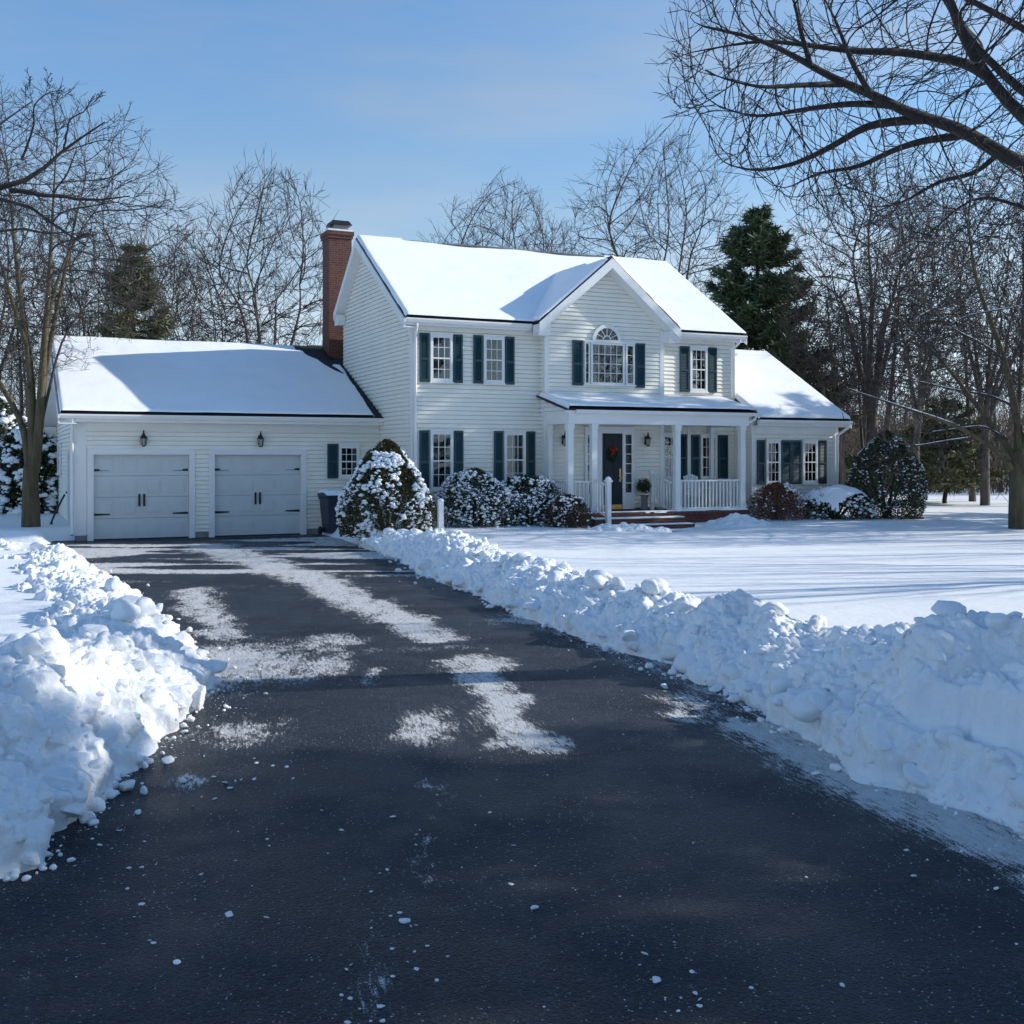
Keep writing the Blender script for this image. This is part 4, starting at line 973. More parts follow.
# white post by the big bush
wp = empty('white_post', (-1.84, 28.9, .30), HA, 'short white marker post standing in the snow beside the big conical bush', 'post')
m_ = MB(); m_.box(-.07,.07,-.05,.05,-.1,.86); m_.build('post', M['trim'], wp, bevel=.01)
m_ = MB(); m_.lathe((0,0,.86), [(.085,0), (.085,.03), (.05,.07), (0,.085)], 10); m_.build('snow_cap', M['snow'], wp, True)
m_ = MB(); m_.prism([(.07,-.03,0), (.16,-.03,0), (.07,-.03,.25)], (0,.06,0)); m_.build('brace', M['trim'], wp)

# ================================================================== PLANTS
def at(x, y, Y): return np.array([(x-512)/F_PX*Y, Y, CAMH - (y-HOR)/F_PX*Y])
def gz(x, y): return float(lawn_z(np.array([float(x)]), np.array([float(y)]))[0])
class Tubes:
    def __init__(s): s.g = {}
    def add(s, P, r, n):
        P = np.asarray(P, float); s.g.setdefault((len(P), n), []).append((P, np.asarray(r, float)))
    def mesh(s, name, mat, parent, smooth=True):
        Vs, Fs, base = [], [], 0
        for (k, n), L in s.g.items():
            P = np.stack([a for a, _ in L]); Rr = np.stack([b for _, b in L]); m = len(L)
            T = np.empty_like(P); T[:, 1:-1] = P[:, 2:] - P[:, :-2]; T[:, 0] = P[:, 1]-P[:, 0]; T[:, -1] = P[:, -1]-P[:, -2]
            T /= np.linalg.norm(T, axis=-1, keepdims=True) + 1e-9
            mean = P[:, -1] - P[:, 0]; ax = np.argmin(np.abs(mean), axis=1); ref = np.eye(3)[ax][:, None, :]
            A = ref - T*(T*ref).sum(-1, keepdims=True); A /= np.linalg.norm(A, axis=-1, keepdims=True) + 1e-9; B = np.cross(T, A)
            an = np.arange(n)*2*math.pi/n
            V = P[:, :, None] + (A[:, :, None]*np.cos(an)[None, None, :, None] + B[:, :, None]*np.sin(an)[None, None, :, None])*Rr[:, :, None, None]
            i = np.arange(k-1)[:, None]*n; j = np.arange(n)[None]; j2 = (j+1) % n
            f = np.stack([i+j, i+j2, i+n+j2, i+n+j], -1).reshape(-1, 4)
            F_ = (f[None] + (np.arange(m)*k*n)[:, None, None]).reshape(-1, 4) + base
            Vs.append(V.reshape(-1, 3)); Fs.append(F_); base += m*k*n
        if not Vs: return None
        return np_mesh(name, np.concatenate(Vs), np.concatenate(Fs), mat, parent, smooth)
class Tree:
    def __init__(s, seed): s.rng = np.random.default_rng(seed); s.big = Tubes(); s.fine = Tubes(); s.snow = Tubes(); s.rmin = .007; s.thr = .045; s.snowy = 0
    def put(s, P, r):
        r = np.maximum(r, s.rmin); m = r[0]
        (s.big if m > s.thr else s.fine).add(P, r, 10 if m > .12 else 7 if m > s.thr else 4 if m > .018 else 3)
        if s.snowy and m > s.snowy:
            P = np.asarray(P); T = np.gradient(P, axis=0); T /= np.linalg.norm(T, axis=1)[:, None] + 1e-9
            k = np.clip(1.25 - np.abs(T[:, 2])*1.25, 0, 1)*s.rng.uniform(.5, 1, len(P))
            s.snow.add(P + np.stack([P[:, 0]*0, P[:, 0]*0, r*.72], 1), np.maximum(r*.80*k, .001), 6)
    def grow(s, p, d, L, r, lvl, spec):
        g = s.rng; sp = spec[lvl]; n = sp['n']; P = [np.array(p, float)]; d = np.array(d, float); d /= np.linalg.norm(d)
        for i in range(n):
            d = d + g.normal(size=3)*sp['wig'] + np.array([0, 0, sp['trop']]); d /= np.linalg.norm(d); P.append(P[-1] + d*L/n)
        P = np.array(P); rr = r*(1 - np.linspace(0, 1, n+1)*sp.get('tap', .7)); s.put(P, rr)
        s.kids(P, rr, L, lvl, spec)
    def kids(s, P, rr, L, lvl, spec, t0=None, cnt=None):
        if lvl+1 >= len(spec): return
        g = s.rng; sp = spec[lvl]; c = sp['kids'] if cnt is None else cnt
        c = int(c + g.random()); n = len(P)-1; t0 = sp['t0'] if t0 is None else t0
        seg = np.linalg.norm(np.diff(P, axis=0), axis=1)
        az = g.uniform(0, 6.28)
        for i in range(c):
            t = t0 + (1-t0)*(i + g.random())/c; t = min(t, .999); k = t*n; j = int(k); q = P[j] + (P[j+1]-P[j])*(k-j); r = rr[j] + (rr[j+1]-rr[j])*(k-j)
            T = P[j+1]-P[j]; T /= np.linalg.norm(T); az += 2.4 + g.normal()*.5
            a = np.cross(T, [0, 0, 1.]) if abs(T[2]) < .95 else np.array([1., 0, 0]); a /= np.linalg.norm(a); b = np.cross(T, a)
            o = a*math.cos(az) + b*math.sin(az); o = o + np.array([0, 0, sp.get('lift', .25)])
            an = R(g.uniform(*sp['ang'])); dd = T*math.cos(an) + o*math.sin(an)
            l = L*sp['len']*(1 - sp.get('sh', .5)*(t-t0)/(1-t0+1e-6))*g.uniform(.7, 1.25)
            s.grow(q, dd, l, max(r*sp.get('rr', .6), s.rmin), lvl+1, spec)
    def limb(s, pts, r0, r1, spec, lvl=1, cnt=None, t0=.25, L=None, smooth=18):
        pts = np.array(pts, float); d = np.concatenate([[0], np.cumsum(np.linalg.norm(np.diff(pts, axis=0), axis=1))]); t = np.linspace(0, d[-1], smooth)
        P = np.stack([np.interp(t, d, pts[:, i]) for i in range(3)], 1)
        for _ in range(2): P[1:-1] = (P[:-2] + 2*P[1:-1] + P[2:])/4
        P[1:-1] += s.rng.normal(size=(smooth-2, 3))*min(.012*d[-1]/3, .03)
        rr = r0 + (r1-r0)*np.linspace(0, 1, smooth); s.put(P, rr); s.kids(P, rr, L or d[-1], lvl, spec, t0, cnt)
    def fit(s, h, w=None):
        P = np.concatenate([a for t in (s.big, s.fine) for L in t.g.values() for a, _ in L]); top = np.percentile(P[:, 2], 99.8); k = h/top
        sp = P[P[:, 2] > top*.5]; c = np.median(sp[:, 0]); wd = np.percentile(np.abs(sp[:, :2] - np.median(sp[:, :2], 0)), 97)*2; q = (w/wd) if w else k
        for t in (s.big, s.fine):
            t.g = {kk: [(a*np.array([q, q, k]), b) for a, b in L] for kk, L in t.g.items()}
    def finish(s, root, bk, tw, trunk='trunk', crown='crown'):
        a = s.big.mesh(trunk, bk, root); b = s.fine.mesh(crown, tw, root)
        if s.snow.g: s.snow.mesh('snow', M['snow'], root)
VASE = [dict(n=4, wig=.04, trop=.0, kids=5, t0=.70, ang=(10, 36), len=3.9, sh=.15, rr=.60, tap=.25),
        dict(n=10, wig=.045, trop=.02, kids=11, t0=.20, ang=(20, 42), len=.50, sh=.60, rr=.50, tap=.88),
        dict(n=7, wig=.055, trop=.05, kids=8, t0=.15, ang=(20, 42), len=.50, sh=.5, rr=.5, tap=.85),
        dict(n=5, wig=.07, trop=.04, kids=6, t0=.15, ang=(20, 44), len=.50, sh=.4, rr=.6, tap=.7),
        dict(n=3, wig=.08, trop=.03, kids=3, t0=.2, ang=(22, 44), len=.6, sh=.3, rr=.7, tap=.5),
        dict(n=2, wig=.06, trop=.03, kids=0, t0=.2, ang=(25, 45), len=.5)]
POLE = [dict(n=12, wig=.03, trop=.06, kids=17, t0=.38, ang=(35, 62), len=.27, sh=.55, rr=.38, tap=.9),
        dict(n=6, wig=.09, trop=.07, kids=7, t0=.2, ang=(25, 50), len=.42, sh=.5, rr=.55, tap=.8),
        dict(n=4, wig=.12, trop=.05, kids=5, t0=.15, ang=(25, 50), len=.45, sh=.4, rr=.6, tap=.6),
        dict(n=3, wig=.12, trop=.03, kids=0, t0=.2, ang=(25, 50), len=.5)]
def bare_tree(label, x, y, h, seed, r=.2, spec=VASE, bk='barkg', tw='twig', name='bare_tree', group=None, lean=(0,0), rmin=.0068, z=None, w=None):
    root = empty(name, (x, y, gz(x, y) if z is None else z), 0, label, 'tree', group)
    T = Tree(seed); T.rmin = rmin
    L0 = h*.19 if spec is not POLE else h
    T.grow((0,0,-.3), (lean[0], lean[1], 1), L0, r, 0, spec)
    T.fit(h, w); T.finish(root, M[bk], M[tw]); return root
def copy_tree(o, loc, rz, sc, label=None, group=None):
    c = o.copy(); COL.objects.link(c); c.location = loc; c.rotation_euler = (0, 0, rz); c.scale = (sc, sc, sc)
    if label: c['label'] = label
    if group: c['group'] = group
    for ch in o.children:
        k = ch.copy(); COL.objects.link(k); k.parent = c
    return c

# ---- crowns grown towards points spread through the crown's volume
def colonize(seeds, A, step, kill, infl, rng, up=.06, inert=.5, iters=160, wob=.10):
    # seeds: polylines with radii (already joined end to end or standing alone); returns nodes, parents, fixed radii
    N, Par, Rf = [], [], []
    for P, r, join in seeds:
        b = len(N)
        for i, q in enumerate(P):
            N.append(np.array(q)); Rf.append(r[i]); Par.append(join if i == 0 else b+i-1)
    kids_ = {}
    A = np.array(A); near = np.full(len(A), -1); nd = np.full(len(A), 1e9); done = 0
    Nn = np.array(N); D = np.zeros_like(Nn)
    for i, p in enumerate(Par):
        if p >= 0: v = Nn[i]-Nn[p]; D[i] = v/(np.linalg.norm(v)+1e-9)
    Nl = [q for q in Nn]; Dl = [q for q in D]
    for it in range(iters):
        if done < len(Nl):
            new = np.array(Nl[done:])
            for c in range(0, len(new), 400):
                q = new[c:c+400]; d = np.linalg.norm(A[:, None] - q[None], axis=2); k = d.argmin(1); m = d[np.arange(len(A)), k]; u = m < nd; nd[u] = m[u]; near[u] = done + c + k[u]
            done = len(Nl)
        alive = nd > kill; A, near, nd = A[alive], near[alive], nd[alive]
        if not len(A): break
        act = nd < infl
        if not act.any(): break
        idx = near[act]; v = (A[act] - np.array(Nl)[idx]); v /= np.linalg.norm(v, axis=1)[:, None]
        uq, inv = np.unique(idx, return_inverse=True); S = np.zeros((len(uq), 3)); np.add.at(S, inv, v); S /= np.linalg.norm(S, axis=1)[:, None] + 1e-9
        S = S + np.array(Dl)[uq]*inert + rng.normal(size=S.shape)*wob + np.array([0, 0, up]); S /= np.linalg.norm(S, axis=1)[:, None]
        stuck = []
        for j, u in enumerate(uq):
            k = kids_.setdefault(int(u), [])
            if len(k) >= 3 or any(float(S[j] @ q) > .86 for q in k): stuck.append(u); continue
            k.append(S[j]); Nl.append(Nl[u] + S[j]*step); Dl.append(S[j]); Par.append(int(u)); Rf.append(0)
        if stuck:      # points that only pull at a spent joint are given up
            bad = np.isin(near, stuck) & (nd < infl); bad &= rng.random(len(bad)) < .34; A, near, nd = A[~bad], near[~bad], nd[~bad]
    return np.array(Nl), Par, np.array(Rf), np.array(Dl)
def crown_tree(T, seeds, A, h, rng, step=.022, kill=.026, infl=.22, r0=.006, pw=2.25, twig=.045, ntw=3, up=.06, wob=.10, rcap=None, sub=1, inert=.8):
    N, Par, Rf, D = colonize(seeds, A, step*h, kill*h, infl*h, rng, up, inert, wob=wob)
    n = len(N); ch = [[] for _ in range(n)]
    for i, p in enumerate(Par):
        if p >= 0: ch[p].append(i)
    order = list(range(n)); order.sort(key=lambda i: -i)
    # children always come after parents except where a seed joins an earlier one
    r = np.zeros(n); depth = np.zeros(n, int); st = [i for i in range(n) if Par[i] < 0]; seq = []
    while st:
        i = st.pop(); seq.append(i); st += ch[i]
    for i in seq[::-1]:
        r[i] = max((sum(r[c]**pw for c in ch[i]) if ch[i] else 0)**(1/pw), r0)
    r = np.where(Rf > 0, Rf, np.minimum(r, rcap) if rcap else r)
    for i in seq:
        if Par[i] >= 0 and Rf[i] == 0: r[i] = min(r[i], r[Par[i]])
    seen = set(); starts = [i for i in range(n) if Par[i] < 0]
    while starts:
        i = starts.pop(); c = [i] if Par[i] < 0 else [Par[i], i]
        while ch[i]:
            k = max(ch[i], key=lambda q: r[q] + (1 if Rf[q] > 0 else 0)); starts += [q for q in ch[i] if q != k]; c.append(k); i = k
        if len(c) < 2: continue
        P = N[c]; rr = r[c].copy()
        if Par[c[0]] >= 0 or len(c) > 2: rr[0] = min(rr[0], rr[1]*1.15)
        if len(P) > 4: P[1:-1] = (P[:-2] + 2*P[1:-1] + P[2:])/4
        # cut long chains where they thin out so that thick wood and twigs go to their own parts
        a = 0
        while a < len(P)-1:
            m = rr[a]; lim = .12 if m > .12 else .045 if m > .045 else .016 if m > .016 else 0
            b = a + 1
            while b < len(P)-1 and rr[b] > lim: b += 1
            T.put(P[a:b+1], rr[a:b+1]); a = b
    # fine shoots
    small = np.where((r < r0*2.6) & (Rf == 0))[0]
    for i in small:
        k = ntw if not ch[i] else (1 if rng.random() < .55 else 0)
        for _ in range(k):
            d = D[i] + rng.normal(size=3)*.42 + np.array([0, 0, .14]); d /= np.linalg.norm(d); l = twig*h*rng.uniform(.5, 1.25); q = d + rng.normal(size=3)*.18
            q = N[i] + (d+q)*l*.5; T.put(np.array([N[i], N[i] + d*l*.5, q]), np.array([r0*.9, r0*.75, r0*.5]))
            for _s in range(sub):
                b_ = N[i] + (q - N[i])*rng.uniform(.25, .8); e_ = d + rng.normal(size=3)*.5 + np.array([0, 0, .1]); T.put(np.array([b_, b_ + e_/np.linalg.norm(e_)*l*rng.uniform(.3, .6)]), np.array([r0*.65, r0*.45]))
def dome(rng, n, h, w, zb=.28, sq=1.0):
    # points in a broad round crown: widest at about half its height
    P = rng.uniform(-1, 1, (n*4, 3)); P = P[(P**2).sum(1) < 1]; u = P[:, 2]
    P = P[(rng.random(len(P)) < .25 + .75*np.sqrt((P**2).sum(1)))][:n]
    z = np.where(P[:, 2] < 0, P[:, 2]*.9, P[:, 2]); zc = zb + (1-zb)*.46
    return np.stack([P[:, 0]*w/2, P[:, 1]*w/2*sq, (zc + np.where(z < 0, z*(zc-zb), z*(1-zc)))*h], 1)
def dome_tree(label, x, y, h, w, seed, r=.22, zb=.25, stems=4, n=1500, lean=0., bk='barkg', tw='twig', group=None, r0=.0125, name='bare_tree', tr=.24):
    root = empty(name, (x, y, gz(x, y)), 0, label, 'tree', group); g = np.random.default_rng(seed); T = Tree(seed); T.rmin = r0*.5
    A = dome(g, n, h, w, zb); A[:, 0] += lean*(A[:, 2]/h)**1.2*h
    k = 7; tz = np.linspace(0, 1, k); hh = tr*h*g.uniform(.8, 1.1)
    P = np.stack([lean*.15*h*tz**1.5 + g.normal(size=k)*.02, g.normal(size=k)*.02, -.3 + tz*(hh+.3)], 1); seeds = [(P, r*(1-.25*tz), -1)]
    for i in range(stems):
        a = 6.283*i/stems + g.uniform(-.5, .5); m = 7; t = np.linspace(.10, 1, m); sp = w*.30*g.uniform(.5, 1.1); q = h*.42*g.uniform(.8, 1.15)
        S = P[-1] + np.stack([np.cos(a)*sp*t**1.1 + lean*.5*h*t, np.sin(a)*sp*t**1.1, q*t], 1) + g.normal(size=(m, 3))*.012*h*t[:, None]
        seeds.append((S, r*.55*(1-.72*t), k-1))
    crown_tree(T, seeds, A, h, g, r0=r0, step=.022, kill=.034, infl=.25, wob=.05, twig=.062, ntw=4, up=.10)
    T.finish(root, M[bk], M[tw]); return root

# ---- conifers
def conifer(label, x, y, h, rad, seed, mat='needle', name='pine_tree', nw=22, z0=.10, dens=1.0, droop=.12, snow=0, blade=.34, group=None):
    g = np.random.default_rng(seed); root = empty(name, (x, y, gz(x, y)), 0, label, 'tree', group)
    tb = Tubes(); zz = np.linspace(0, h*.97, 14)
    tb.add(np.stack([zz*0 + g.normal(size=14)*.03, zz*0, zz - .2], 1), .018*h*(1 - zz/h)**.8 + .02, 9)
    C = []; D_ = []; S = []
    for w in range(nw):
        f = z0 + (1-z0)*(w + g.uniform(-.3, .3))/nw; f = min(max(f, .03), .985); z = f*h
        env = rad*(1-f)**.75*(.55 + .45*min(1, (f-z0+.12)/.12)) + .15
        nb = int(5 + 3*(1-f) + g.random())
        a0 = g.uniform(0, 6.28)
        for b in range(nb):
            if g.random() < .12: continue
            a = a0 + 6.283*b/nb + g.normal()*.25; L = env*g.uniform(.62, 1.18); el = .30*f**1.3*2 - droop + g.normal()*.08
            n = 6; t = np.linspace(0, 1, n); rrr = t*L
            P = np.stack([np.cos(a)*rrr, np.sin(a)*rrr, z + rrr*el - .10*L*np.sin(t*math.pi)*.6 + .10*L*t**2], 1)
            tb.add(P, .012 + .018*L/rad*(1-t), 4)
            ns = int(15*dens*(L/1.2) + 6)
            for q in range(ns):
                u = .12 + .88*g.random()**.8; k = u*(n-1); j = min(int(k), n-2); p = P[j] + (P[j+1]-P[j])*(k-j)
                side = (1 if q % 2 else -1)*g.uniform(.15, 1.0); l2 = L*(1-u*.75)*.42*abs(side)
                dir_ = np.array([math.cos(a + side*1.0), math.sin(a + side*1.0), g.normal()*.12 - .05])
                C.append(p + dir_*l2); D_.append(dir_ + np.array([0, 0, .15]))
    C = np.array(C); D_ = np.array(D_); nb = 7
    Cb = np.repeat(C, nb, 0) + g.normal(size=(len(C)*nb, 3))*np.array([.09, .09, .05]); Db = np.repeat(D_, nb, 0) + g.normal(size=(len(C)*nb, 3))*.55
    Db /= np.linalg.norm(Db, axis=1)[:, None]; l = blade*g.uniform(.6, 1.2, (len(Cb), 1)); sd_ = np.cross(Db, g.normal(size=Db.shape)); sd_ /= np.linalg.norm(sd_, axis=1)[:, None]
    wd = .034*blade/.34*g.uniform(.7, 1.5, (len(Cb), 1))
    V = np.stack([Cb - sd_*wd, Cb + sd_*wd, Cb + Db*l], 1).reshape(-1, 3); F_ = np.arange(len(V)).reshape(-1, 3)
    tb.mesh('trunk', M['barkd'], root); np_mesh('crown', V, F_, M[mat], root, False)
    if snow:
        Vs, Fs, base = [], [], 0
        idx = g.choice(len(C), int(len(C)*snow), False)
        for i in idx:
            q, f = chunk(g, C[i] + np.array([0, 0, .05]), g.uniform(.05, .14), 1, .4); Vs.append(q); Fs.append(f+base); base += len(q)
        tag(np_mesh('snow', np.concatenate(Vs), np.concatenate(Fs), M['snow'], root), kind='stuff')
    return root

# ---- shrubs
def shrub(name, label, cat, x, y, z, rad, h, seed, leaf='leafd', shape='cone', n=9000, ls=.07, snow=900, ssize=(.025, .085), sthr=.5, stems=False, group=None, cap=0):
    g = np.random.default_rng(seed); root = empty(name, (x, y, z), 0, label, cat, group); rx, ry = rad if hasattr(rad, '__len__') else (rad, rad)
    def surf(m, inner):
        a = g.uniform(0, 6.283, m)
        if shape == 'cone':
            t = g.random(m)**.9; r = np.where(t < .28, .80 + .72*t - 0*t, 1.0015*(1 - ((t-.28)/.72))**.72)
            r = np.minimum(r, 1)
        elif shape == 'round':
            t = g.random(m); r = np.where(t < .35, .86 + .4*t, (np.clip(1 - ((t-.35)/.65)**1.7, 0, 1))**.62)
        else:
            t = g.random(m)**.7; r = np.sqrt(np.clip(1 - t**2.4, 0, 1))
            r = r*np.sqrt(g.random(m))**.4
        p = np.stack([np.cos(a)*r*rx, np.sin(a)*r*ry, t*h], 1)
        lump = 1 + .26*fbm(p, .8, seed, 3) + .10*fbm(p, .25, seed+4, 2)
        k = lump*(1 - inner*g.random(m)**2.2)
        p[:, 0] *= k; p[:, 1] *= k; p[:, 2] *= (1 + .18*fbm(p, .7, seed+9, 2)) - inner*.12*g.random(m)
        nr = np.stack([np.cos(a)/rx, np.sin(a)/ry, (t-.35)/h*1.6], 1); nr /= np.linalg.norm(nr, axis=1)[:, None]
        return p, nr
    p, nr = surf(n, .55); D_ = nr + g.normal(size=p.shape)*.75 + np.array([0, 0, .25]); D_ /= np.linalg.norm(D_, axis=1)[:, None]
    sd_ = np.cross(D_, g.normal(size=p.shape)); sd_ /= np.linalg.norm(sd_, axis=1)[:, None]; l = ls*g.uniform(.6, 1.3, (n, 1))
    V = np.stack([p, p + D_*l*.5 + sd_*l*.28, p + D_*l, p + D_*l*.5 - sd_*l*.28], 1).reshape(-1, 3)
    np_mesh('foliage', V, np.arange(len(V)).reshape(-1, 4), M[leaf], root, False)
    if stems:
        tb = Tubes()
        for i in range(60):
            q, _ = surf(1, .1); q = q[0]; b = q*np.array([.2, .2, 0]); m_ = (b+q)/2*np.array([.8, .8, 1.1]); tb.add([b, m_, q], [.012, .009, .005], 4)
        tb.mesh('stems', M['barkg'], root)
    else:
        tb = Tubes()
        for i in range(8): a = i*.8; tb.add([(0, 0, -.1), (math.cos(a)*rx*.3, math.sin(a)*ry*.3, h*.35), (math.cos(a)*rx*.5, math.sin(a)*ry*.5, h*.6)], [.05, .035, .02], 5)
        tb.mesh('stems', M['barkd'], root)
    if snow:
        p, nr = surf(snow*5, .06)
        cl = fbm(p, .26, seed+31, 4)*2.1 + .5 - .5*(np.hypot(p[:, 0]/rx, p[:, 1]/ry) < .28) + .07*np.clip(nr[:, 2], -1, 1)
        idx = np.where(cl > sthr)[0][:snow]; Vs, Fs, base = [], [], 0
        for i in idx:
            q, f = chunk(g, p[i] + nr[i]*.02 + np.array([0, 0, .015]), min(ssize[1], ssize[0] + g.gamma(1.4, (ssize[1]-ssize[0])*.28)), 1, .6); Vs.append(q); Fs.append(f+base); base += len(q)
        if cap:
            m = 60; a = np.linspace(-1, 1, m); X_, Y_ = np.meshgrid(a, a); d = np.hypot(X_, Y_); q = np.stack([X_*rx*.98, Y_*ry*.98, np.sqrt(np.clip(1-d**2.2, 0, 1))*h*.9 + .05], -1)
            ll = .10*fbm(q, .5, seed, 3) + .09*lumps(q, .45, seed+2, .9); q[..., 2] += ll + cap*.4
            f = grid_faces(m, m); keep = ((d + .9*fbm(q, .5, seed+6, 3)).ravel()[f].max(1) < .86)
            np_mesh('snow_cap', q.reshape(-1, 3), f[keep], M['snow'], root)
        tag(np_mesh('snow', np.concatenate(Vs), np.concatenate(Fs), M['snow'], root), kind='stuff')
    return root
shrub('evergreen_bush', 'big conical evergreen bush speckled with snow beside the garage window', 'bush', -3.30, 29.6, .22, 1.34, 2.62, 5, 'leafo', 'cone', 18000, .085, 2300, (.018, .10), .50)
shrub('boxwood_shrub', 'snow dusted dark shrub under the left ground floor window', 'shrub', -1.05, 31.15, .3, (1.25, .8), 1.62, 6, 'leafd', 'dome', 11000, .06, 1900, (.02, .07), .36, group='snowy shrubs along the front wall')
shrub('boxwood_shrub', 'snow dusted dark shrub under the right-hand of the two left ground floor windows', 'shrub', .42, 31.75, .3, (1.25, .8), 1.5, 7, 'leafd', 'dome', 11000, .06, 1700, (.02, .07), .36, group='snowy shrubs along the front wall')
shrub('azalea_shrub', 'low bronze twiggy shrub with a little snow at the left foot of the porch', 'shrub', 1.55, 31.1, .3, (.72, .5), .95, 8, 'leafb', 'dome', 6500, .05, 260, (.02, .06), .62, True)
shrub('russet_shrub', 'russet brown shrub with frosted top right of the porch railing', 'shrub', 8.15, 34.5, .3, (.95, .8), 1.22, 9, 'leafr', 'dome', 8000, .055, 420, (.02, .06), .78, True)
shrub('low_hedge', 'low rounded hedge under a thick snow cap below the wing windows', 'hedge', 10.1, 35.1, .3, (1.35, .95), 1.08, 10, 'leafd', 'dome', 9000, .06, 420, (.03, .10), .55, cap=.12)
shrub('holly_bush', 'round dark evergreen bush flecked with snow at the right end of the house', 'bush', 12.0, 35.9, .28, 1.22, 2.75, 12, 'leafd', 'round', 17000, .08, 850, (.015, .06), .5)
# dark snowy evergreens beyond the garage on the left
for i, (x, y, rd, h) in enumerate(((-19.5, 41, 2.3, 4.4), (-22.5, 43, 2.6, 5.2), (-17.2, 40.0, 1.5, 3.0), (-25.5, 42, 2.6, 4.6))):
    shrub('yew_bush', ['broad dark yew laden with snow behind the multi-stemmed tree', 'tallest dark yew at the far left behind the others', 'small dark yew close to the garage back corner', 'outermost dark yew at the left edge'][i], 'bush', x, y, .3, rd, h, 60+i, 'leafd', 'round', 7000, .16, 700, (.06, .24), .5, group='dark evergreen bushes left of the garage')

# ---- the multi-stemmed tree at the garage's left corner
Y1 = 31.4; o1 = at(30, 529, Y1); root = empty('maple_tree', tuple(o1), 0, 'multi-stemmed bare tree with pale mossy trunk at the left of the garage', 'tree')
T = Tree(101); T.rmin = .0035; g = np.random.default_rng(101)
def rel(px, dy): return np.array([at(x, y, Y1 + d) - o1 for (x, y), d in zip(px, dy)])
def fine(P, r0, r1, n=10):
    P = np.array(P); d = np.concatenate([[0], np.cumsum(np.linalg.norm(np.diff(P, axis=0), axis=1))]); t = np.linspace(0, d[-1], n)
    Q = np.stack([np.interp(t, d, P[:, k]) for k in range(3)], 1); Q[1:-1] = (Q[:-2] + 2*Q[1:-1] + Q[2:])/4
    return Q, r0 + (r1-r0)*np.linspace(0, 1, n)
sd1 = [(*fine(rel([(31,534),(31,505),(30,482),(31,466)], (0,)*4), .27, .20, 7), -1)]
for px, dy, a, b in (([(29,480),(27,440),(22,420),(8,395),(-12,368),(-30,320)], (0,0,.2,.4,.6,.8), .11, .04),
                     ([(33,480),(33,400),(28,340),(20,300),(13,230),(8,170)], (0,.1,.2,.5,.7,.9), .145, .02),
                     ([(35,478),(41,400),(44,340),(49,290),(52,230),(55,165)], (0,0,-.2,-.4,-.5,-.6), .145, .02),
                     ([(38,430),(50,340),(62,290),(72,230),(86,180)], (0,.3,.6,1.,1.3), .10, .02),
                     ([(31,360),(15,310),(0,262),(-15,200)], (.2,0,-.5,-1), .07, .02),
                     ([(46,330),(60,268),(84,225),(112,190)], (0,.5,1,1.4), .06, .012),
                     ([(42,420),(62,335),(90,300),(122,272)], (.1,.6,1,1.4), .05, .012)):
    sd1.append((*fine(rel(px, dy), a, b, 12), 5))
A = dome(g, 4200, 12.2, 8.6, .30)
A[:, 0] += .3; A = np.concatenate([A, dome(g, 500, 11.0, 5, .40) + np.array([1.6, .8, -.4])])
A = A[~((A[:, 0] > .9) & (A[:, 2] < 5.2 + .25*A[:, 0]))]
crown_tree(T, sd1, A, 12, g, r0=.0080, step=.020, kill=.028, infl=.18, twig=.042, ntw=3, wob=.06, up=.08)
T.finish(root, M['barkl'], M['twig'])

# ---- the big old tree whose limbs reach in from the upper right (its trunk stands beside the drive, outside the view)
Yb = 12.4; ob = np.array([8.2, 13.2, .32]); root = empty('oak_tree', tuple(ob), 0, 'dark bare tree limbs reaching over the lawn from the upper right corner', 'tree')
T = Tree(202); T.rmin = .0022; T.thr = .03; g = np.random.default_rng(202)
def rb(px, d0=0, d1=0):
    n = len(px); return [at(x, y, Yb + d0 + (d1-d0)*i/(n-1)) - ob for i, (x, y) in enumerate(px)]
sd2 = [(*fine([(0,0,-.4),(.05,0,1.2),(0,.02,2.6),(-.1,0,3.6),(.1,.1,5.2),(.3,.2,8),(.2,.3,10)], .40, .12, 16), -1)]
def lim(px, a, b, n=22, j=5, pre=()): sd2.append((*fine(list(pre) + px, a, b, n), j))
lim(rb([(1110,208),(1060,180),(1024,166),(991,148),(956,125),(913,117),(874,94),(843,84),(811,66),(780,47),(741,33),(702,27)], .2, -1.0), .145, .012, 34, 5, [(-.1,-.05,3.2)])
lim(rb([(1090,165),(1024,121),(991,82),(968,51),(952,8),(944,-18),(930,-60)], .4, .8), .115, .04, 22, 5, [(-.1,0,3.5)])
lim(rb([(1080,130),(1024,94),(987,59),(968,39),(940,-10),(925,-40)], .8, 1.4), .085, .03, 22, 6, [(-.1,0,3.8)])
lim(rb([(1080,60),(1024,29),(975,2),(930,-20)], 1.0, 1.6), .075, .03, 16, 7, [(0,0,4.5)])
lim(rb([(1100,225),(1024,209),(999,201),(987,191),(975,193),(950,212),(925,240)], .3, 1.2), .055, .008, 20, 4, [(-.05,0,2.9)])
lim(rb([(985,75),(968,62),(936,57),(897,51),(858,52),(808,45),(760,40),(705,50)], .45, -.5), .062, .009, 22, -1)
lim(rb([(925,119),(897,121),(866,125),(835,145),(796,164),(757,172),(722,163)], -.35, .8), .056, .008, 20, -1)
lim(rb([(968,133),(956,137),(929,139),(897,148),(858,168),(819,172),(785,190)], -.2, .9), .052, .008, 20, -1)
lim(rb([(870,93),(850,60),(838,25),(820,-10)], -.55, -.9), .034, .008, 12, -1)
lim(rb([(811,66),(800,30),(795,0),(775,-25)], -.7, -1.2), .030, .008, 12, -1)
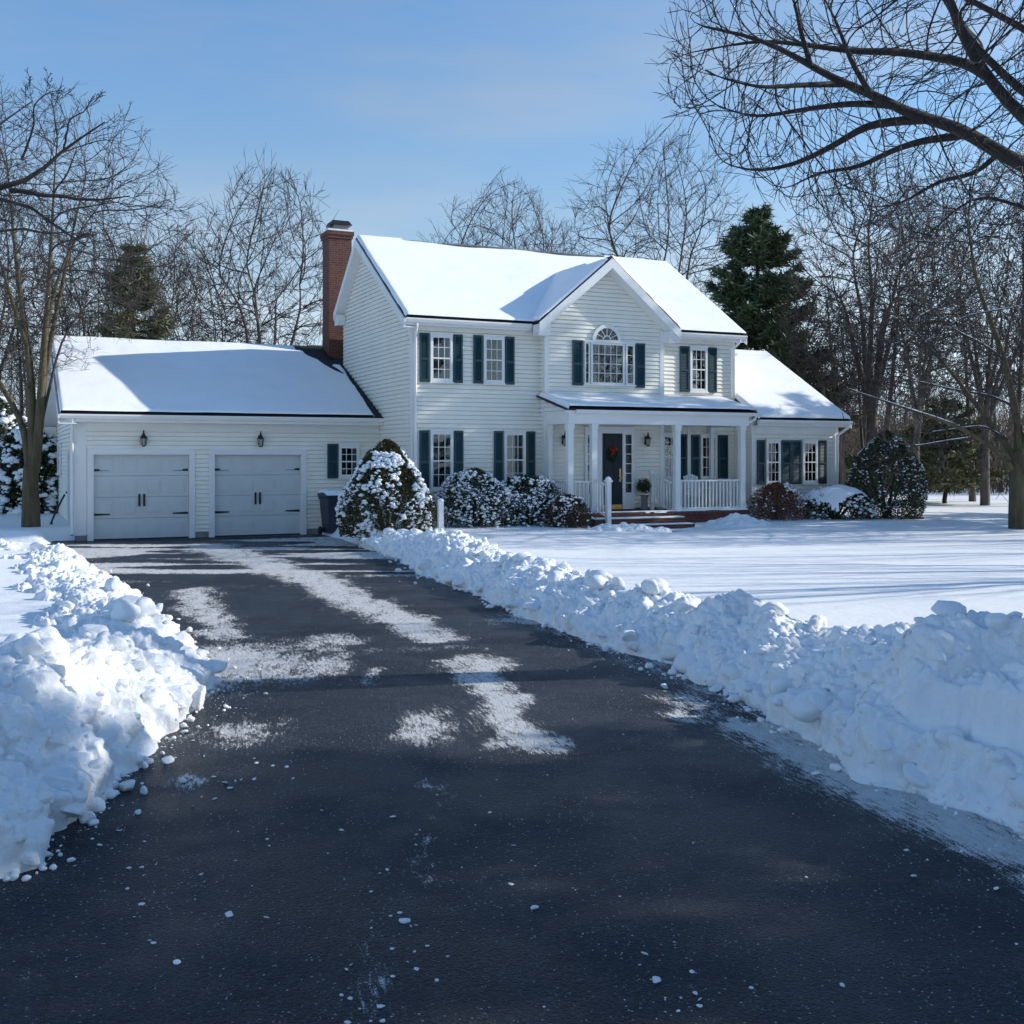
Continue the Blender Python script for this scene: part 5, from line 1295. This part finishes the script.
lim(rb([(890,105),(850,103),(800,110),(755,118),(715,105)], -.4, .2), .042, .008, 16, -1)
lim(rb([(843,84),(800,85),(760,88),(715,76)], -.6, -1.4), .036, .008, 14, -1)
lim(rb([(1000,152),(975,175),(940,180),(900,205),(870,208)], .1, 1.), .035, .006, 14, -1)
px = g.uniform(668, 1200, 7000); py = g.uniform(-150, 240, 7000); dd = Yb + g.normal(size=7000)*.8
lo = np.interp(px, [668, 700, 760, 820, 880, 960, 1024, 1200], [110, 145, 190, 222, 235, 240, 240, 230])
hi = np.interp(px, [668, 700, 760, 900], [20, -30, -90, -150]); k = (py < lo) & (py > hi)
A = np.stack([(px-512)/F_PX*dd, dd, CAMH - (py-HOR)/F_PX*dd], 1)[k] - ob
A = np.concatenate([A, dome(g, 900, 13, 11, .45) + np.array([1.5, .6, 0])])
crown_tree(T, sd2, A, 10, g, r0=.0050, step=.015, kill=.024, infl=.12, twig=.032, ntw=2, up=.02, wob=.07, rcap=.03)
T.finish(root, M['barkd'], M['twigd'])

# ---- the tree on the other side, only its outer boughs come into view at the upper left
oc = np.array([-8.6, 12.2, .32]); root = empty('oak_tree', tuple(oc), 0, 'thin dark boughs of a bare tree coming in at the upper left edge', 'tree')
T = Tree(303); T.rmin = .0032; T.thr = .03; Yc = 12.0
def rc(px, d0=0, d1=0):
    n = len(px); return [at(x, y, Yc + d0 + (d1-d0)*i/(n-1)) - oc for i, (x, y) in enumerate(px)]
OAK = [VASE[0], dict(n=10, wig=.06, trop=.02, kids=10, t0=.2, ang=(24, 48), len=.46, sh=.5, rr=.36, tap=.88, lift=.08),
       dict(n=8, wig=.07, trop=.02, kids=8, t0=.15, ang=(24, 48), len=.52, sh=.5, rr=.5, tap=.85, lift=.08),
       dict(n=6, wig=.08, trop=.02, kids=5, t0=.15, ang=(26, 50), len=.50, sh=.4, rr=.55, tap=.7, lift=.08),
       dict(n=4, wig=.10, trop=.02, kids=1.6, t0=.2, ang=(28, 52), len=.55, sh=.3, rr=.7, tap=.5, lift=.08)]
SPARSE = [OAK[0], dict(OAK[1], kids=5), dict(OAK[2], kids=5), dict(OAK[3], kids=3), dict(OAK[4], kids=0)]
T.limb([(0,0,-.4),(0,0,2),(.1,0,4),(.0,.1,7),(.1,.2,10)], .34, .09, OAK, 1, 7, .5, 5)
T.limb([(.05,0,3.6)] + rc([(-120,205),(-40,196),(0,191),(19,188),(35,176),(46,168),(51,159),(65,149),(88,134),(105,122)], 0, .4), .09, .008, SPARSE, 1, 5, .5, 1.8)
T.limb(rc([(10,190),(42,195),(58,195),(74,199),(100,200),(130,196)], .1, .5), .030, .006, SPARSE, 1, 6, .2, 1.6)
T.limb([(.05,0,3.3)] + rc([(-100,200),(0,195),(21,205),(42,211),(58,221),(70,232),(88,247)], 0, -.3), .07, .008, SPARSE, 1, 5, .6, 1.4)
T.limb([(.05,0,3.0)] + rc([(-100,235),(0,231),(35,231),(70,232)], .2, .6), .05, .008, SPARSE, 1, 4, .6, 1.2)
T.limb([(.08,0,4.2)] + rc([(-60,150),(0,131),(7,127),(14,112),(25,104),(33,101)], .3, .6), .05, .006, SPARSE, 1, 4, .6, 1.2)
T.limb(rc([(22,160),(36,122),(32,106),(40,98),(51,91),(62,90)], .1, .3), .018, .005, SPARSE, 1, 4, .3, .9)
T.limb(rc([(64,149),(68,129),(70,118),(84,113),(93,96)], .2, .4), .016, .005, SPARSE, 1, 3, .3, .9)
T.finish(root, M['barkd'], M['twigd'])

# ---- the snowy-limbed tree at the right edge of the lawn
Yd = 30.9; od = at(1018, 527, Yd); root = empty('maple_tree', tuple(od), 0, 'bare lawn tree at the right edge with snow lying along its limbs', 'tree')
T = Tree(404); T.rmin = .007; T.snowy = .020
def rd_(px, d0=0, d1=0):
    n = len(px); return [at(x, y, Yd + d0 + (d1-d0)*i/(n-1)) - od for i, (x, y) in enumerate(px)]
g = np.random.default_rng(404)
sd4 = [(*fine(rd_([(1019,535),(1018,500),(1019,470),(1021,448)]), .28, .20, 8), -1)]
for px, a_, b_, d0, d1, jn in (([(1014,472),(1000,452),(976,437),(955,425),(935,418),(905,408),(870,396),(845,388)], .085, .012, 0, -1.5, 5),
    ([(1016,462),(1010,450),(982,412),(968,395),(958,380),(943,362),(929,348),(910,325),(885,308)], .095, .014, 0, 1.5, 6),
    ([(1020,455),(1018,420),(1012,395),(1005,360),(990,320),(975,280),(970,235),(962,200)], .12, .02, 0, .6, 7),
    ([(1022,460),(1035,400),(1040,340),(1030,280),(1035,220)], .12, .02, 0, -.6, 7), ([(1022,465),(1060,420),(1100,390),(1150,370)], .09, .02, 0, .5, 7),
    ([(1008,440),(985,425),(960,428),(930,432),(900,438)], .032, .008, .1, .8, -1), ([(1012,405),(990,395),(955,390),(915,380),(880,384)], .04, .008, .2, 1.4, -1),
    ([(1005,360),(985,345),(955,330),(920,300)], .045, .010, .3, -1, -1), ([(975,437),(950,440),(915,446),(880,440)], .03, .008, -.3, -1.4, -1)):
    sd4.append((*fine(rd_(px, d0, d1), a_, b_, 18), jn))
A = dome(g, 3600, 10.5, 11, .22) + np.array([.2, .4, 0])
LP_ = np.concatenate([q for q, _, _ in sd4[1:]]); A = np.concatenate([A, LP_[g.integers(0, len(LP_), 900)] + g.normal(size=(900, 3))*.38])
crown_tree(T, sd4, A, 10.5, g, r0=.0065, step=.020, kill=.030, infl=.18, twig=.042, ntw=3, up=.04, wob=.07, rcap=.04)
T.finish(root, M['barkl'], M['twig'])

# ---- trees behind the house
def atx(x, Y): return ((x-512)/F_PX*Y, Y)
def hz(y, Y): return CAMH - (y-HOR)/F_PX*Y
for lb, px, Y_, top, x0, x1, sd_, r, ln in (
    ('bare round-crowned tree rising behind the garage roof next to the chimney', 268, 50, 170, 192, 338, 31, .26, 0),
    ('bare tree leaning left behind the middle of the garage roof', 235, 52, 232, 160, 262, 32, .17, -.5),
    ('pale bare tree top showing above the ridge left of the front gable', 500, 62, 182, 425, 572, 33, .26, 0),
    ('broad bare tree behind the right half of the roof ridge', 655, 58, 140, 572, 755, 34, .32, 0),
    ('small bare tree showing just over the ridge behind the front gable', 552, 66, 218, 515, 585, 35, .18, 0),
    ('tall many-stemmed bare tree right of the dark pine', 872, 47, 158, 795, 965, 36, .33, 0),
    ('slender many-stemmed bare tree between the lawn tree and the holly bush', 915, 43, 215, 860, 960, 37, .18, .1),
    ('bare tree behind the snowy-limbed lawn tree', 985, 45, 185, 915, 1050, 38, .22, 0),
    ('bare tree leaning left over the end of the wing roof', 845, 45, 285, 790, 880, 39, .16, -.35),
    ('bare tree behind the left gable of the garage', 85, 47, 205, 20, 150, 40, .2, 0),
    ('thin bare tree between the left pine and the garage ridge', 172, 56, 255, 140, 210, 41, .15, 0),
    ('bare tree at the left edge behind the multi-stemmed tree', -20, 45, 150, -90, 60, 42, .26, 0)):
    x, y = atx(px, Y_); H_ = hz(top, Y_) - .34; dome_tree(lb, x, y, H_, (x1-x0)/F_PX*Y_, sd_, r*.9, zb=.28, stems=6 if sd_ in (36, 37, 38) else 5, n=3000, lean=ln*.35)
x, y = atx(134, 45); conifer('olive green pine behind the left half of the garage roof', x, y, hz(252, 45), 2.8, 51, 'needleo', nw=24, dens=1.2)
x, y = atx(757, 50); conifer('tall dark green pine behind the right wing', x, y, hz(215, 50), 4.3, 52, 'needle', nw=34, dens=1.45, blade=.42)
x, y = atx(945, 47); conifer('low hemlock with dark spreading boughs behind the lawn', x, y, hz(405, 47), 2.5, 53, 'needleo', 'hemlock_tree', nw=10, z0=.22, dens=1.1)
# trees out of the view on the right whose shade lies over drive and lawn
for i, (x, y, h, r) in enumerate(((16.5, 9.6, 15, 4.4), (18.5, 5.0, 16, 4.6), (14.5, 1.2, 13, 4.2), (19, -3.5, 15, 4.4))):
    conifer('tall dark spruce in the row beside the street end of the drive', x, y, h, r, 70+i, 'needle', 'spruce_tree', nw=20, z0=.05, dens=.8, droop=.18, blade=.5, group='row of spruces beside the drive')
conifer('unseen tall spruce added at the far right to shade the house front', 23.4, 36.3, 17.3, 4.8, 77, 'needle', 'spruce_tree', nw=20, z0=.05, dens=.7, droop=.18, blade=.5)  # added out of view so that its shade falls on the front walls
for i, (x, y, h) in enumerate(((19.5, 20.5, 13), (25, 27, 15), (21.5, 31.5, 14), (29, 34, 16))):
    bare_tree('bare tree standing along the right side of the front lawn', x, y, h*.94, 80+i, .24, VASE[:4], 'barkg', 'twig', group='bare trees along the right side of the lawn')
# ---- the woods: pole trees, each one its own
rg = np.random.default_rng(5)
proto = [bare_tree('slim bare woodland tree', 0, 300, 15, 90+i, .15+.03*i, POLE, 'barkg', 'twig', 'woodland_tree', rmin=.011) for i in range(4)]
spots = []
for i in range(26):
    Y_ = 44 + 46*rg.random()**1.2; px = rg.uniform(770, 1060)
    spots.append((*atx(px, Y_), 'slim bare tree in the woods beyond the right side of the lawn', 'trees of the woods on the right'))
for i in range(24):
    Y_ = 48 + 40*rg.random(); px = rg.uniform(-60, 150)
    spots.append((*atx(px, Y_), 'slim bare tree in the woods behind the garage on the left', 'trees of the woods on the left'))
for i, (x, y, lb, gp) in enumerate(spots):
    loc = (x, y, gz(x, y)); rz = rg.uniform(0, 6.28); s_ = rg.uniform(.5, .95)
    if i < 4:
        o = proto[i]; o.location = loc; o.rotation_euler = (0, 0, rz); o.scale = (s_,)*3; o['label'] = lb; o['group'] = gp
    else: copy_tree(proto[i % 4], loc, rz, s_, lb, gp)
# brown thicket closing the view under the trees
tb = Tubes(); n = 9000
for i in range(n):
    Y_ = rg.uniform(58, 120)
    if rg.random() < .72: px = rg.uniform(740, 1120)
    else: px = rg.uniform(-140, 230)
    x, y = atx(px, Y_); h = rg.gamma(4, .9) + .8; ln = rg.normal(size=2)*.22; z = gz(x, y) if i % 40 == 0 else .34 + .0022*max(0, Y_-45)
    b = np.array([x, y, z]); e_ = b + np.array([ln[0]*h, ln[1]*h, h]); m_ = (b+e_)/2 + rg.normal(size=3)*.12
    tb.add([b, m_, e_], [.022, .016, .008], 3)
    for k in range(4):
        p = b + (e_-b)*rg.uniform(.2, .9); q = p + np.array([rg.normal()*.5, rg.normal()*.5, rg.uniform(.2, .9)]); tb.add([p, q], [.010, .006], 3)
o = tb.mesh('thicket', M['brush'], None); tag(o, 'brown leafless thicket under the far trees', 'thicket', kind='stuff')
